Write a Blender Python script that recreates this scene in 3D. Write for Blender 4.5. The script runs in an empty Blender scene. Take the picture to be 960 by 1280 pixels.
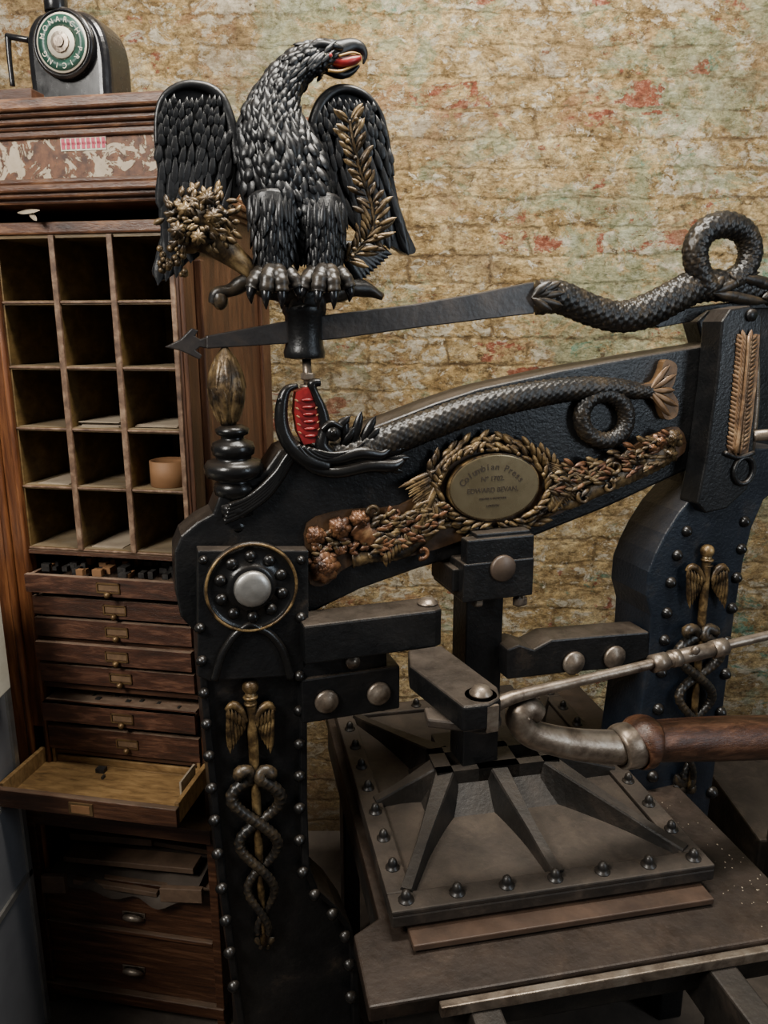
import bpy, bmesh, math, random
from mathutils import Vector, Matrix
random.seed(7)
# ---------------------------------------------------------------- survey helpers
F=961.0; TH=math.radians(13.5); CAM=Vector((0,0,1.6))
def ray(px,py):
    a=(px-480)/F; y=-(py-640)/F
    return Vector((a, math.cos(TH)+y*math.sin(TH), y*math.cos(TH)-math.sin(TH)))
class Frame:
    """object coordinate frame: x along the front, y to the back, z up"""
    def __init__(s,ox,oy,deg):
        s.M=Matrix.Translation((ox,oy,0))@Matrix.Rotation(math.radians(deg),4,'Z'); s.I=s.M.inverted()
        s.o=s.I@CAM; s.R=s.I.to_3x3()
    def P(s,px,py,b=0.0):
        d=s.R@ray(px,py); return s.o+d*((b-s.o.y)/d.y)
    def H(s,px,py,z):
        d=s.R@ray(px,py); return s.o+d*((z-s.o.z)/d.z)
    def k(s,px,py,b=0.0):
        return (s.P(px,py+1,b)-s.P(px,py,b)).length
def cr(pts,n,closed=False):
    out=[]; N=len(pts)
    rng=N if closed else N-1
    for i in range(rng):
        if closed: p0,p1,p2,p3=pts[i-1],pts[i],pts[(i+1)%N],pts[(i+2)%N]
        else: p0,p1,p2,p3=pts[max(i-1,0)],pts[i],pts[i+1],pts[min(i+2,N-1)]
        for j in range(n):
            t=j/n
            out.append(0.5*((2*p1)+(p2-p0)*t+(2*p0-5*p1+4*p2-p3)*t*t+(3*p1-p0-3*p2+p3)*t*t*t))
    if not closed: out.append(pts[-1].copy())
    return out
def cr2(pts,n,closed=True):
    return [(v.x,v.y) for v in cr([Vector(p) for p in pts],n,closed)]
def inside(p,poly):
    x,y=p; c=False; j=len(poly)-1
    for i in range(len(poly)):
        xi,yi=poly[i]; xj,yj=poly[j]
        if (yi>y)!=(yj>y) and x<(xj-xi)*(y-yi)/(yj-yi)+xi: c=not c
        j=i
    return c
class MB:
    def __init__(s): s.v=[];s.f=[];s.m=[];s.sm=[]
    def add(s,vs,fs,m=0,sm=True):
        n=len(s.v); s.v+=[tuple(v) for v in vs]; s.f+=[tuple(i+n for i in f) for f in fs]
        s.m+=[m]*len(fs); s.sm+=[sm]*len(fs)
    def box(s,x0,x1,y0,y1,z0,z1,m=0):
        vs=[(x,y,z) for x in (x0,x1) for y in (y0,y1) for z in (z0,z1)]
        s.add(vs,[(0,1,3,2),(4,6,7,5),(0,4,5,1),(2,3,7,6),(0,2,6,4),(1,5,7,3)],m,False)
    def prism(s,pts,y0,y1,m=0):
        n=len(pts)
        vs=[(x,y0,z) for x,z in pts]+[(x,y1,z) for x,z in pts]
        s.add(vs,[tuple(range(n)),tuple(range(2*n-1,n-1,-1))]+[(i,(i+1)%n,n+(i+1)%n,n+i) for i in range(n)],m,False)
    def prismz(s,pts,z0,z1,m=0):
        n=len(pts)
        vs=[(x,y,z0) for x,y in pts]+[(x,y,z1) for x,y in pts]
        s.add(vs,[tuple(range(n)),tuple(range(2*n-1,n-1,-1))]+[(i,(i+1)%n,n+(i+1)%n,n+i) for i in range(n)],m,False)
    def strip(s,secs,m=0,sm=False):
        """loft closed quad sections (lists of equal length)"""
        n=len(secs[0]); vs=[v for q in secs for v in q]; K=len(secs)
        fs=[(i*n+j,i*n+(j+1)%n,(i+1)*n+(j+1)%n,(i+1)*n+j) for i in range(K-1) for j in range(n)]
        fs+=[tuple(range(n)),tuple((K-1)*n+j for j in range(n-1,-1,-1))]
        s.add(vs,fs,m,sm)
    def tube(s,pts,n=6,seg=12,ref=(0,1,0),sq=1.0,m=0,disp=None,closed=False):
        P=[Vector((p.x,p.y,p.z,r)) for p,r in pts]
        S=cr(P,n,closed) if n>1 else P
        ref=Vector(ref); vs=[];L=0;Np=None;K=len(S)
        for i,q in enumerate(S):
            c=Vector(q[:3]); 
            a=Vector(S[(i+1)%K][:3]) if (closed or i<K-1) else c
            b=Vector(S[i-1][:3]) if (closed or i>0) else c
            T=(a-b); T=T.normalized() if T.length>1e-9 else Vector((1,0,0))
            N=T.cross(ref)
            if N.length<0.05: N=Np or T.orthogonal()
            N.normalize(); B=N.cross(T).normalized(); Np=N
            if i>0: L+=(c-Vector(S[i-1][:3])).length
            for j in range(seg):
                a=2*math.pi*j/seg; r=q[3]
                if disp: r*=disp(L,a)
                vs.append(c+N*math.cos(a)*r+B*math.sin(a)*r*sq)
        fs=[]
        for i in range(K if closed else K-1):
            for j in range(seg):
                fs.append((i*seg+j,i*seg+(j+1)%seg,((i+1)%K)*seg+(j+1)%seg,((i+1)%K)*seg+j))
        if not closed:
            fs.append(tuple(range(seg))); fs.append(tuple((K-1)*seg+j for j in range(seg-1,-1,-1)))
        s.add(vs,fs,m,True)
        return S
    def lathe(s,c,prof,axis='z',seg=24,m=0,sm=True):
        vs=[];c=Vector(c)
        for r,h in prof:
            for j in range(seg):
                a=2*math.pi*j/seg;x=math.cos(a)*r;y=math.sin(a)*r
                d=Vector((x,y,h)) if axis=='z' else (Vector((x,h,y)) if axis=='y' else Vector((h,x,y)))
                vs.append(c+d)
        fs=[(i*seg+j,i*seg+(j+1)%seg,(i+1)*seg+(j+1)%seg,(i+1)*seg+j) for i in range(len(prof)-1) for j in range(seg)]
        fs.append(tuple(range(seg))); fs.append(tuple((len(prof)-1)*seg+j for j in range(seg-1,-1,-1)))
        s.add(vs,fs,m,sm)
    def ball(s,c,r,sc=(1,1,1),m=0,seg=12,rings=8):
        vs=[];c=Vector(c)
        for i in range(rings+1):
            p=math.pi*(i+0.001 if i==0 else (i-0.001 if i==rings else i))/rings
            for j in range(seg):
                a=2*math.pi*j/seg
                vs.append((c.x+r*sc[0]*math.sin(p)*math.cos(a),c.y+r*sc[1]*math.sin(p)*math.sin(a),c.z+r*sc[2]*math.cos(p)))
        fs=[(i*seg+j,i*seg+(j+1)%seg,(i+1)*seg+(j+1)%seg,(i+1)*seg+j) for i in range(rings) for j in range(seg)]
        s.add(vs,fs,m,True)
    def leaf(s,p0,p1,w,nrm=(0,-1,0),lift=0.3,tip=0.0,m=0,peak=0.45,curl=0.0):
        p0=Vector(p0);p1=Vector(p1);d=p1-p0;L=d.length
        if L<1e-6:return
        nrm=Vector(nrm).normalized();side=d.cross(nrm).normalized();n=6;vs=[]
        for i in range(n+1):
            t=i/n
            ww=w*(math.sin(math.pi*min(1,(t/peak)*0.5)) if t<peak else math.sqrt(max(0,1-((t-peak)/(1-peak))**2.2)))
            ww=max(ww,w*0.06)
            for j,hh in ((-1,-0.25),(-0.55,0.7),(0,1.0),(0.55,0.7),(1,-0.25)):
                ridge=hh*lift*w*(math.sin(math.pi*(0.1+0.85*t)))
                if j==0: ridge*=0.72
                vs.append(p0+d*t+side*ww*j+nrm*(ridge+curl*L*t*t))
        fs=[(i*5+j,i*5+j+1,(i+1)*5+j+1,(i+1)*5+j) for i in range(n) for j in range(4)]
        s.add(vs,fs,m,True)
    def obj(s,name,mats,parent=None,bevel=0.0,M=None,recalc=True,segs=2):
        me=bpy.data.meshes.new(name); me.from_pydata(s.v,[],s.f); 
        for mt in (mats if isinstance(mats,(list,tuple)) else [mats]): me.materials.append(mt)
        me.polygons.foreach_set('material_index',s.m); me.polygons.foreach_set('use_smooth',s.sm)
        if recalc:
            b=bmesh.new(); b.from_mesh(me); bmesh.ops.recalc_face_normals(b,faces=b.faces); b.to_mesh(me); b.free()
        o=bpy.data.objects.new(name,me); bpy.context.scene.collection.objects.link(o)
        if parent: o.parent=parent
        elif M is not None: o.matrix_world=M
        if bevel:
            md=o.modifiers.new('bevel','BEVEL'); md.width=bevel; md.segments=segs; md.limit_method='ANGLE'; md.angle_limit=math.radians(50)
        return o
def empty(name,fr=None):
    e=bpy.data.objects.new(name,None); bpy.context.scene.collection.objects.link(e); e.empty_display_size=0.1
    if fr: e.matrix_world=fr.M
    return e
# ---------------------------------------------------------------- materials
def ramp(nt,fac,stops):
    r=nt.nodes.new('ShaderNodeValToRGB'); e=r.color_ramp.elements
    while len(e)<len(stops): e.new(0.5)
    for i,(p,c) in enumerate(stops):
        e[i].position=p; e[i].color=(c[0],c[1],c[2],1) if isinstance(c,tuple) else (c,c,c,1)
    nt.links.new(fac,r.inputs[0]); return r.outputs[0]
def mix(nt,f,a,b,mode='MIX'):
    n=nt.nodes.new('ShaderNodeMix'); n.data_type='RGBA'; n.blend_type=mode
    for s,v in ((n.inputs[0],f),(n.inputs[6],a),(n.inputs[7],b)):
        if isinstance(v,(int,float)): s.default_value=v
        elif isinstance(v,tuple): s.default_value=(v[0],v[1],v[2],1)
        else: nt.links.new(v,s)
    return n.outputs[2]
def math_(nt,op,a,b=0.0,c=None):
    n=nt.nodes.new('ShaderNodeMath'); n.operation=op
    for i,v in enumerate((a,b,c)):
        if v is None: continue
        if isinstance(v,(int,float)): n.inputs[i].default_value=v
        else: nt.links.new(v,n.inputs[i])
    return n.outputs[0]
def noise(nt,vec,scale,detail=6,rough=0.6,dist=0.0):
    n=nt.nodes.new('ShaderNodeTexNoise'); n.inputs['Scale'].default_value=scale; n.inputs['Detail'].default_value=detail
    n.inputs['Roughness'].default_value=rough; n.inputs['Distortion'].default_value=dist
    nt.links.new(vec,n.inputs['Vector']); return n.outputs[0]
def newmat(name):
    m=bpy.data.materials.new(name); m.use_nodes=True; nt=m.node_tree
    b=nt.nodes['Principled BSDF']; tc=nt.nodes.new('ShaderNodeTexCoord'); return m,nt,b,tc.outputs['Object']
def MAT(name,cols,rough=0.5,metal=0.0,scale=8,bump=0.2,bscale=60,dust=None,damt=0.6,edge=None,stretch=None,lo=.3,hi=.7,rvar=0.15,spec=0.5,eth=(0.5,0.56),bdist=.002,recess=None,rdist=.012,rth=(.35,.85)):
    m,nt,b,vec=newmat(name)
    if stretch:
        mp=nt.nodes.new('ShaderNodeMapping'); mp.inputs['Scale'].default_value=stretch; nt.links.new(vec,mp.inputs[0]); vec=mp.outputs[0]
    n=noise(nt,vec,scale,8,0.65,0.4)
    k=len(cols); c=ramp(nt,n,[(lo+(hi-lo)*i/max(1,k-1),cols[i]) for i in range(k)]) if k>1 else None
    col=c if c is not None else cols[0]
    n2=noise(nt,vec,scale*3.1,6,0.7)
    r=math_(nt,'MULTIPLY_ADD',n2,rvar*2,rough-rvar)
    geo=nt.nodes.new('ShaderNodeNewGeometry')
    if edge:
        e=ramp(nt,geo.outputs['Pointiness'],[(eth[0],0.0),(eth[1],1.0)])
        e=math_(nt,'MULTIPLY',e,ramp(nt,n2,[(0.42,0.1),(0.58,1.0)]))
        col=mix(nt,e,col,edge)
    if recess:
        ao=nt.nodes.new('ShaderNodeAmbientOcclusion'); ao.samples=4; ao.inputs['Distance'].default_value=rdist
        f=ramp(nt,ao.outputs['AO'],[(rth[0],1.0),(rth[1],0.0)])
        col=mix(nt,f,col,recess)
    if dust:
        sx=nt.nodes.new('ShaderNodeSeparateXYZ'); nt.links.new(geo.outputs['Normal'],sx.inputs[0])
        up=ramp(nt,sx.outputs[2],[(0.25,0.0),(0.95,1.0)])
        dn=ramp(nt,noise(nt,vec,14,8,0.7),[(0.35,0.35),(0.65,1.0)])
        d=math_(nt,'MULTIPLY',math_(nt,'MULTIPLY',up,dn),damt)
        col=mix(nt,d,col,dust); r=math_(nt,'MULTIPLY_ADD',d,0.5,r)
    if isinstance(col,tuple): b.inputs['Base Color'].default_value=(*col,1)
    else: nt.links.new(col,b.inputs['Base Color'])
    nt.links.new(r,b.inputs['Roughness']); b.inputs['Metallic'].default_value=metal
    b.inputs['Specular IOR Level'].default_value=spec
    if bump:
        bp=nt.nodes.new('ShaderNodeBump'); bp.inputs['Strength'].default_value=bump; bp.inputs['Distance'].default_value=bdist
        nt.links.new(noise(nt,vec,bscale,4,0.6),bp.inputs['Height']); nt.links.new(bp.outputs[0],b.inputs['Normal'])
    return m
DUST=(0.075,0.054,0.036)
BK=(0.007,0.006,0.005)
iron=MAT('black_painted_iron',[(0.003,0.0031,0.0034),(0.005,0.0053,0.0058),(0.010,0.0095,0.0095),(0.040,0.030,0.022)],0.33,0.0,9,0.6,130,dust=DUST,damt=0.55,rvar=.18,bdist=.0018,lo=.32,hi=.76,spec=.42)
rivetm=MAT('rivet_iron',[(0.003,0.0032,0.0036),(0.008,0.0075,0.007)],0.25,0.0,20,0.2,150,dust=DUST,damt=0.25,rvar=.08,spec=.42)
iron_dusty=MAT('dusty_cast_iron',[(0.008,0.006,0.0045),(0.019,0.014,0.010),(0.048,0.035,0.025)],0.55,0.0,13,0.6,90,dust=(0.062,0.045,0.031),damt=0.55,lo=.36,hi=.66)
rib_iron=MAT('rib_iron',[(0.005,0.0045,0.004),(0.012,0.010,0.008),(0.032,0.024,0.018)],0.46,0.0,11,0.6,90,dust=(0.05,0.036,0.025),damt=0.38,lo=.36,hi=.7)
feather=MAT('black_feather_paint',[(0.003,0.0034,0.0040),(0.010,0.0105,0.012)],0.36,0.0,12,0.4,120,dust=DUST,damt=0.15,rvar=.14,spec=.45)
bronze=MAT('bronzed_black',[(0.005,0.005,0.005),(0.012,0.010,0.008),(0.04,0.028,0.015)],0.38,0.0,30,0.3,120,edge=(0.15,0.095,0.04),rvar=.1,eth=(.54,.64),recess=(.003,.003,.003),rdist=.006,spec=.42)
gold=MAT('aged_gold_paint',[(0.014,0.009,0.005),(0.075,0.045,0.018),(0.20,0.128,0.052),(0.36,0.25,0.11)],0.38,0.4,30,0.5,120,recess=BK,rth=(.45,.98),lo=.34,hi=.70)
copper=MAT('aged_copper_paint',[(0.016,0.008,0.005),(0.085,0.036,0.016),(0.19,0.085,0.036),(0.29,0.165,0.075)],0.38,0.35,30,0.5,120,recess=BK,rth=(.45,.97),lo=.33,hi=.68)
brass=MAT('engraved_brass',[(0.20,0.155,0.085),(0.32,0.255,0.15)],0.28,0.85,5,0.05,60)
engr=MAT('engraving_dark',[(0.035,0.025,0.015)],0.5,0.2,5,0)
steel=MAT('worn_steel',[(0.30,0.29,0.27),(0.55,0.53,0.49)],0.34,0.85,18,0.15,60,dust=(.2,.17,.13),damt=.3)
steel_d=MAT('tarnished_steel',[(0.07,0.05,0.037),(0.24,0.19,0.145),(0.38,0.33,0.27)],0.34,0.75,22,0.4,80,dust=(.16,.13,.1),damt=.3,recess=(.02,.014,.01),rdist=.01)
red=MAT('red_paint',[(0.14,0.008,0.010),(0.34,0.018,0.018)],0.35,0,50,0.1,recess=(.03,.004,.004))
white=MAT('ivory_paint',[(0.50,0.45,0.34),(0.66,0.61,0.50)],0.5,0,20,0.05)
black=MAT('black_enamel',[(0.004,0.004,0.005),(0.008,0.008,0.009)],0.24,0,20,0.05,dust=DUST,damt=.4)
wood=MAT('dark_varnished_wood',[(0.016,0.006,0.003),(0.05,0.019,0.008),(0.13,0.060,0.030)],0.42,0,6,0.5,60,stretch=(1.2,6,14),dust=(.14,.1,.065),damt=.6,hi=.74)
woodv=MAT('varnished_wood_upright',[(0.018,0.008,0.005),(0.055,0.022,0.010),(0.12,0.055,0.027)],0.40,0,6,0.5,60,stretch=(14,8,1.0),hi=.74)
wood_edge=MAT('worn_shelf_edge',[(0.035,0.016,0.008),(0.12,0.067,0.038),(0.27,0.18,0.115)],0.6,0,40,0.3,60)
wood_in=MAT('pigeonhole_wood',[(0.040,0.023,0.007),(0.10,0.060,0.018),(0.17,0.105,0.035)],0.5,0,8,0.3,60,stretch=(1,3,5),dust=(.22,.18,.125),damt=.6)
wood_lt=MAT('drawer_inside_wood',[(0.08,0.043,0.014),(0.20,0.115,0.042),(0.31,0.195,0.08)],0.55,0,9,0.2,60,stretch=(2,8,4))
wood_h=MAT('handle_wood',[(0.014,0.006,0.0035),(0.048,0.019,0.009),(0.12,0.055,0.029)],0.34,0,8,0.4,60,stretch=(2,12,12))
board=MAT('packing_board',[(0.025,0.013,0.007),(0.07,0.039,0.023)],0.6,0,12,0.3,60)
paper=MAT('old_paper',[(0.22,0.17,0.12),(0.34,0.28,0.20)],0.8,0,12,0.1)
cloth=MAT('brown_cloth',[(0.028,0.020,0.015),(0.06,0.045,0.033)],0.9,0,12,0.5,40)
card=MAT('tan_cardboard',[(0.15,0.07,0.027),(0.22,0.11,0.045)],0.7,0,12,0.1)
grey=MAT('grey_painted_metal',[(0.085,0.085,0.090),(0.12,0.12,0.125)],0.5,0,6,0.1)
green=MAT('green_enamel',[(0.01,0.04,0.03),(0.02,0.065,0.045)],0.4,0,20,0)
blue=MAT('blue_plastic',[(0.02,0.07,0.28),(0.03,0.09,0.33)],0.4,0,20,0)
lead=MAT('lead_type',[(0.015,0.014,0.014),(0.06,0.055,0.05)],0.5,.5,90,0.4,200)
def frieze_mat():
    m,nt,b,vec=newmat('peeling_frieze')
    n=noise(nt,vec,24,10,0.68,0.9); n2=noise(nt,vec,60,6,0.6)
    c=ramp(nt,n2,[(0.35,(0.05,0.017,0.007)),(0.65,(0.20,0.078,0.03))])
    f=ramp(nt,n,[(0.515,0.0),(0.527,1.0)])
    c=mix(nt,f,c,mix(nt,n2,(0.34,0.25,0.16),(0.62,0.52,0.38))); nt.links.new(c,b.inputs['Base Color']); b.inputs['Roughness'].default_value=0.6
    bp=nt.nodes.new('ShaderNodeBump'); bp.inputs['Strength'].default_value=.6; bp.inputs['Distance'].default_value=.003
    nt.links.new(f,bp.inputs['Height']); nt.links.new(bp.outputs[0],b.inputs['Normal']); return m
frieze=frieze_mat()
def wall_mat():
    m,nt,b,vec=newmat('peeling_brick_wall')
    sx=nt.nodes.new('ShaderNodeSeparateXYZ'); nt.links.new(vec,sx.inputs[0])
    wob=nt.nodes.new('ShaderNodeTexNoise'); wob.inputs['Scale'].default_value=6; wob.inputs['Detail'].default_value=10; wob.inputs['Roughness'].default_value=.75; nt.links.new(vec,wob.inputs['Vector'])
    ws=nt.nodes.new('ShaderNodeSeparateColor'); nt.links.new(wob.outputs['Color'],ws.inputs[0])
    x=math_(nt,'MULTIPLY_ADD',ws.outputs[0],0.09,sx.outputs[0]); z=math_(nt,'MULTIPLY_ADD',ws.outputs[1],0.07,sx.outputs[2])
    cb=nt.nodes.new('ShaderNodeCombineXYZ'); nt.links.new(x,cb.inputs[0]); nt.links.new(z,cb.inputs[1])
    br=nt.nodes.new('ShaderNodeTexBrick'); nt.links.new(cb.outputs[0],br.inputs['Vector'])
    br.inputs['Scale'].default_value=1; br.inputs['Brick Width'].default_value=0.225; br.inputs['Row Height'].default_value=0.073
    br.inputs['Mortar Size'].default_value=0.009; br.inputs['Mortar Smooth'].default_value=1.0; br.inputs['Bias'].default_value=0
    br.inputs['Color1'].default_value=(0,0,0,1); br.inputs['Color2'].default_value=(1,1,1,1); br.inputs['Mortar'].default_value=(0,0,0,1)
    rnd=br.outputs['Color']; mort=br.outputs['Fac']
    def mapd(loc,sc):
        mp=nt.nodes.new('ShaderNodeMapping'); mp.inputs['Location'].default_value=loc; mp.inputs['Scale'].default_value=sc; nt.links.new(vec,mp.inputs[0]); return mp.outputs[0]
    hv=mapd((0,0,0),(.75,1,1.15)); hv2=mapd((3.1,1.7,5.2),(.8,1,1.2)); hv3=mapd((7.7,2.7,1.2),(.8,1,1.15)); hv4=mapd((12.7,4.1,9.3),(.75,1,1.2)); hv5=mapd((21.3,8.1,3.3),(.8,1,1.1))
    big=noise(nt,vec,1.3,4,0.6,0.3); med=noise(nt,hv,9,13,0.82,0.4); fine=noise(nt,hv,52,10,0.85,0.2); fine2=noise(nt,vec,170,5,0.8)
    fs=ramp(nt,fine,[(.40,0.),(.60,1.)])
    c=ramp(nt,med,[(0.35,(0.13,0.078,0.032)),(0.45,(0.33,0.225,0.10)),(0.53,(0.46,0.34,0.17)),(0.62,(0.60,0.475,0.28))])
    c=mix(nt,0.9,c,ramp(nt,fine,[(0.37,(0.06,0.045,0.03)),(0.5,(0.49,0.475,0.45)),(0.61,(0.93,0.91,0.87))]),'OVERLAY')
    # reddish brick dust stains
    st=ramp(nt,noise(nt,hv4,4.2,11,0.76,0.6),[(0.55,0.0),(0.61,0.5)])
    c=mix(nt,st,c,mix(nt,fs,(0.22,0.09,0.042),(0.52,0.29,0.165)))
    # cream limewash flakes at two sizes
    w=math_(nt,'ADD',noise(nt,hv2,15,12,0.82,0.5),math_(nt,'MULTIPLY',math_(nt,'SUBTRACT',big,0.5),0.22))
    w=math_(nt,'MULTIPLY_ADD',mort,-0.05,math_(nt,'MULTIPLY_ADD',rnd,0.03,w))
    wf=ramp(nt,w,[(0.536,0.0),(0.546,0.92)])
    c=mix(nt,wf,c,mix(nt,fs,(0.40,0.335,0.22),(0.78,0.71,0.56)))
    w2=noise(nt,hv3,32,8,0.78,0.5); w2f=ramp(nt,w2,[(0.60,0.0),(0.608,0.9)])
    c=mix(nt,w2f,c,(0.76,0.69,0.55))
    # grey-green distemper, more towards the right
    g=noise(nt,hv3,8,13,0.84,0.6); gb=noise(nt,vec,1.9,4,0.6,0.2)
    gm=math_(nt,'MULTIPLY_ADD',sx.outputs[0],0.075,math_(nt,'MULTIPLY_ADD',gb,0.55,math_(nt,'MULTIPLY',g,0.75)))
    gm=math_(nt,'MULTIPLY_ADD',sx.outputs[2],0.03,gm)
    gf=ramp(nt,gm,[(0.77,0.0),(0.785,0.7)])
    c=mix(nt,gf,c,mix(nt,fs,(0.15,0.18,0.09),(0.44,0.48,0.31)))
    g2=noise(nt,hv2,5.5,13,0.82,0.6)
    g2f=ramp(nt,math_(nt,'MULTIPLY_ADD',sx.outputs[0],0.07,g2),[(0.640,0.0),(0.650,0.85)])
    c=mix(nt,g2f,c,mix(nt,fs,(0.045,0.15,0.095),(0.26,0.46,0.33)))
    # exposed bricks
    e=math_(nt,'ADD',noise(nt,hv,7.5,12,0.76,0.3),math_(nt,'MULTIPLY',rnd,0.10))
    e=math_(nt,'ADD',e,ramp(nt,sx.outputs[2],[(0.20,0.05),(0.42,0.0)]))
    e2=math_(nt,'MULTIPLY_ADD',mort,-0.16,e)
    brick=ramp(nt,fine,[(0.38,(0.11,0.028,0.015)),(0.5,(0.30,0.080,0.042)),(0.60,(0.55,0.28,0.19))])
    ef=ramp(nt,e2,[(0.650,0.0),(0.658,0.92)])
    c=mix(nt,ef,c,brick)
    # dark joints, holes and grime
    dj=math_(nt,'MULTIPLY',mort,ramp(nt,noise(nt,hv2,5,10,0.78),[(0.49,0.0),(0.57,0.8)]))
    c=mix(nt,dj,c,(0.085,0.05,0.024))
    hl=ramp(nt,noise(nt,hv5,20,9,0.78,.5),[(0.365,0.85),(0.39,0.0)])
    c=mix(nt,hl,c,(0.085,0.05,0.024))
    gr=ramp(nt,noise(nt,hv5,3.0,12,0.78,0.5),[(0.40,0.55),(0.50,0.0)])
    c=mix(nt,gr,c,mix(nt,fs,(0.13,0.085,0.042),(0.30,0.215,0.12)))
    c=mix(nt,ramp(nt,sx.outputs[2],[(0.0,0.85),(0.40,0.0)]),c,(0.09,0.058,0.032))  # wall colour gets darker towards the floor
    nt.links.new(c,b.inputs['Base Color']); b.inputs['Roughness'].default_value=0.9; b.inputs['Specular IOR Level'].default_value=.2
    h=math_(nt,'MULTIPLY_ADD',mort,-0.32,math_(nt,'MULTIPLY',med,0.9)); h=math_(nt,'MULTIPLY_ADD',fine,0.75,h)
    h=math_(nt,'MULTIPLY_ADD',ef,-0.22,h); h=math_(nt,'MULTIPLY_ADD',fine2,0.25,h); h=math_(nt,'MULTIPLY_ADD',wf,0.12,h); h=math_(nt,'MULTIPLY_ADD',hl,-.3,h)
    bp=nt.nodes.new('ShaderNodeBump'); bp.inputs['Strength'].default_value=1.0; bp.inputs['Distance'].default_value=0.026
    nt.links.new(h,bp.inputs['Height']); nt.links.new(bp.outputs[0],b.inputs['Normal'])
    return m
wallm=wall_mat()
floorm=MAT('dirty_concrete',[(0.02,0.015,0.011),(0.045,0.034,0.025),(0.085,0.066,0.05)],0.85,0,5,0.6,50)
# ---------------------------------------------------------------- room
mb=MB(); mb.box(-3.2,3.2,2.2,2.35,0,3.4); mb.obj('wall_back',wallm)
mb=MB(); mb.box(-3.2,3.2,-1.5,2.35,-0.05,0); mb.obj('floor',floorm)

# ================================================================ PRESS
PF=Frame(-0.319,1.25,18.26)
P=PF.P; K=PF.k
press=empty('columbian_printing_press',PF)
def poly(pts,b): return [(P(x,y,b).x,P(x,y,b).z) for x,y in pts]
def path(pts,b):
    out=[]
    for q in pts:
        bb=q[3] if len(q)>3 else b
        out.append((P(q[0],q[1],bb),q[2]*K(q[0],q[1],bb)))
    return out
def rivet(mb,px,py,b,r=4.5,m=0):
    c=P(px,py,b); k=K(px,py,b)*r
    mb.lathe(c,[(k*1.15,0.0),(k*1.15,-k*0.25),(k*.95,-k*.6),(k*.6,-k*1.05),(k*.05,-k*1.25)],'y',12,m)
# --- left pillar
mb=MB()
lo=[(247,790),(250,850),(256,920),(264,1000),(274,1100),(286,1200),(298,1285)]
ro=[(450,1285),(447,1195),(440,1160),(420,1132),(398,1112),(387,1085),(384,1000),(384,900),(385,800)]
pl=poly(lo,0.012); pr=poly(ro,0.012)
mb.prism(pl+[(pl[-1][0],0.1),(pl[-1][0]-.05,0.0),(pr[0][0]+.05,0.0),(pr[0][0],0.1)]+pr,0.012,0.13)
mb.obj('pillar_left',iron,press,0.004)
mb=MB()
for a,bx in ((lo,9),(ro,-9)):
    q=a+[(x+bx,y) for x,y in reversed(a)]
    mb.prism(poly(q,0.002),0.0,0.02)
mb.prism(poly([(247,688),(386,688),(386,830),(372,845),(262,852),(247,846)],-0.012),-0.012,0.02)
mb.obj('pillar_left_borders',iron,press,0.003)
mb=MB()
for i,(x,y) in enumerate([(250,785),(252,826),(255,866),(258,905),(261,945),(264,985),(268,1025),(272,1067),(277,1110),(282,1150),(287,1190),(292,1232)]):
    rivet(mb,x,y,-0.004 if y>860 else -.012,6)
for x,y in [(376,772),(374,845),(374,888),(374,930),(374,970),(374,1010),(374,1050),(378,1090),(393,1118),(415,1142),(431,1170),(436,1205),(438,1245)]:
    rivet(mb,x,y,-0.004 if y>860 else -.012,6)
for x,y in [(254,700),(376,700)]: rivet(mb,x,y,-.012,5)
mb.obj('pillar_left_rivets',rivetm,press)
# medallion
c=P(314,733,-.012); k=K(314,733,-.012)
mb=MB()
mb.lathe(c,[(56*k,0),(56*k,-.006),(53*k,-.010),(50*k,-.006),(47*k,-.004),(30*k,-.005),(28*k,-.010),(24*k,-.012),(0.01*k,-.012)],'y',48)
for i in range(10):
    a=2*math.pi*(i+.5)/10; r=38*k
    cc=c+Vector((math.cos(a)*r,-.003,math.sin(a)*r))
    mb.ball(cc,7.6*k,(1,.9,1),seg=16,rings=10)
mb.obj('pivot_medallion',rivetm,press)
mb=MB()
mb.tube([(c+Vector((math.cos(2*math.pi*i/48)*53.5*k,-.009,math.sin(2*math.pi*i/48)*53.5*k)),1.9*k) for i in range(48)],1,8,closed=True)
mb.obj('medallion_gilt_rim',gold,press)
mb=MB(); mb.lathe(c,[(22*k,-.01),(22*k,-.018),(20*k,-.022),(13*k,-.024),(.1*k,-.025)],'y',32); mb.obj('pivot_pin',steel,press)
mb=MB()
mb.tube(path([(303,786,5),(291,797,5),(277,820,5),(268,850,5)],-.016),6,10)
mb.tube(path([(323,785,5),(339,794,5),(354,815,5),(363,848,5)],-.016),6,10)
mb.tube(path([(300,788,4),(313,781,4),(326,787,4)],-.016),6,10)
mb.obj('wishbone_moulding',rivetm,press)
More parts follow.
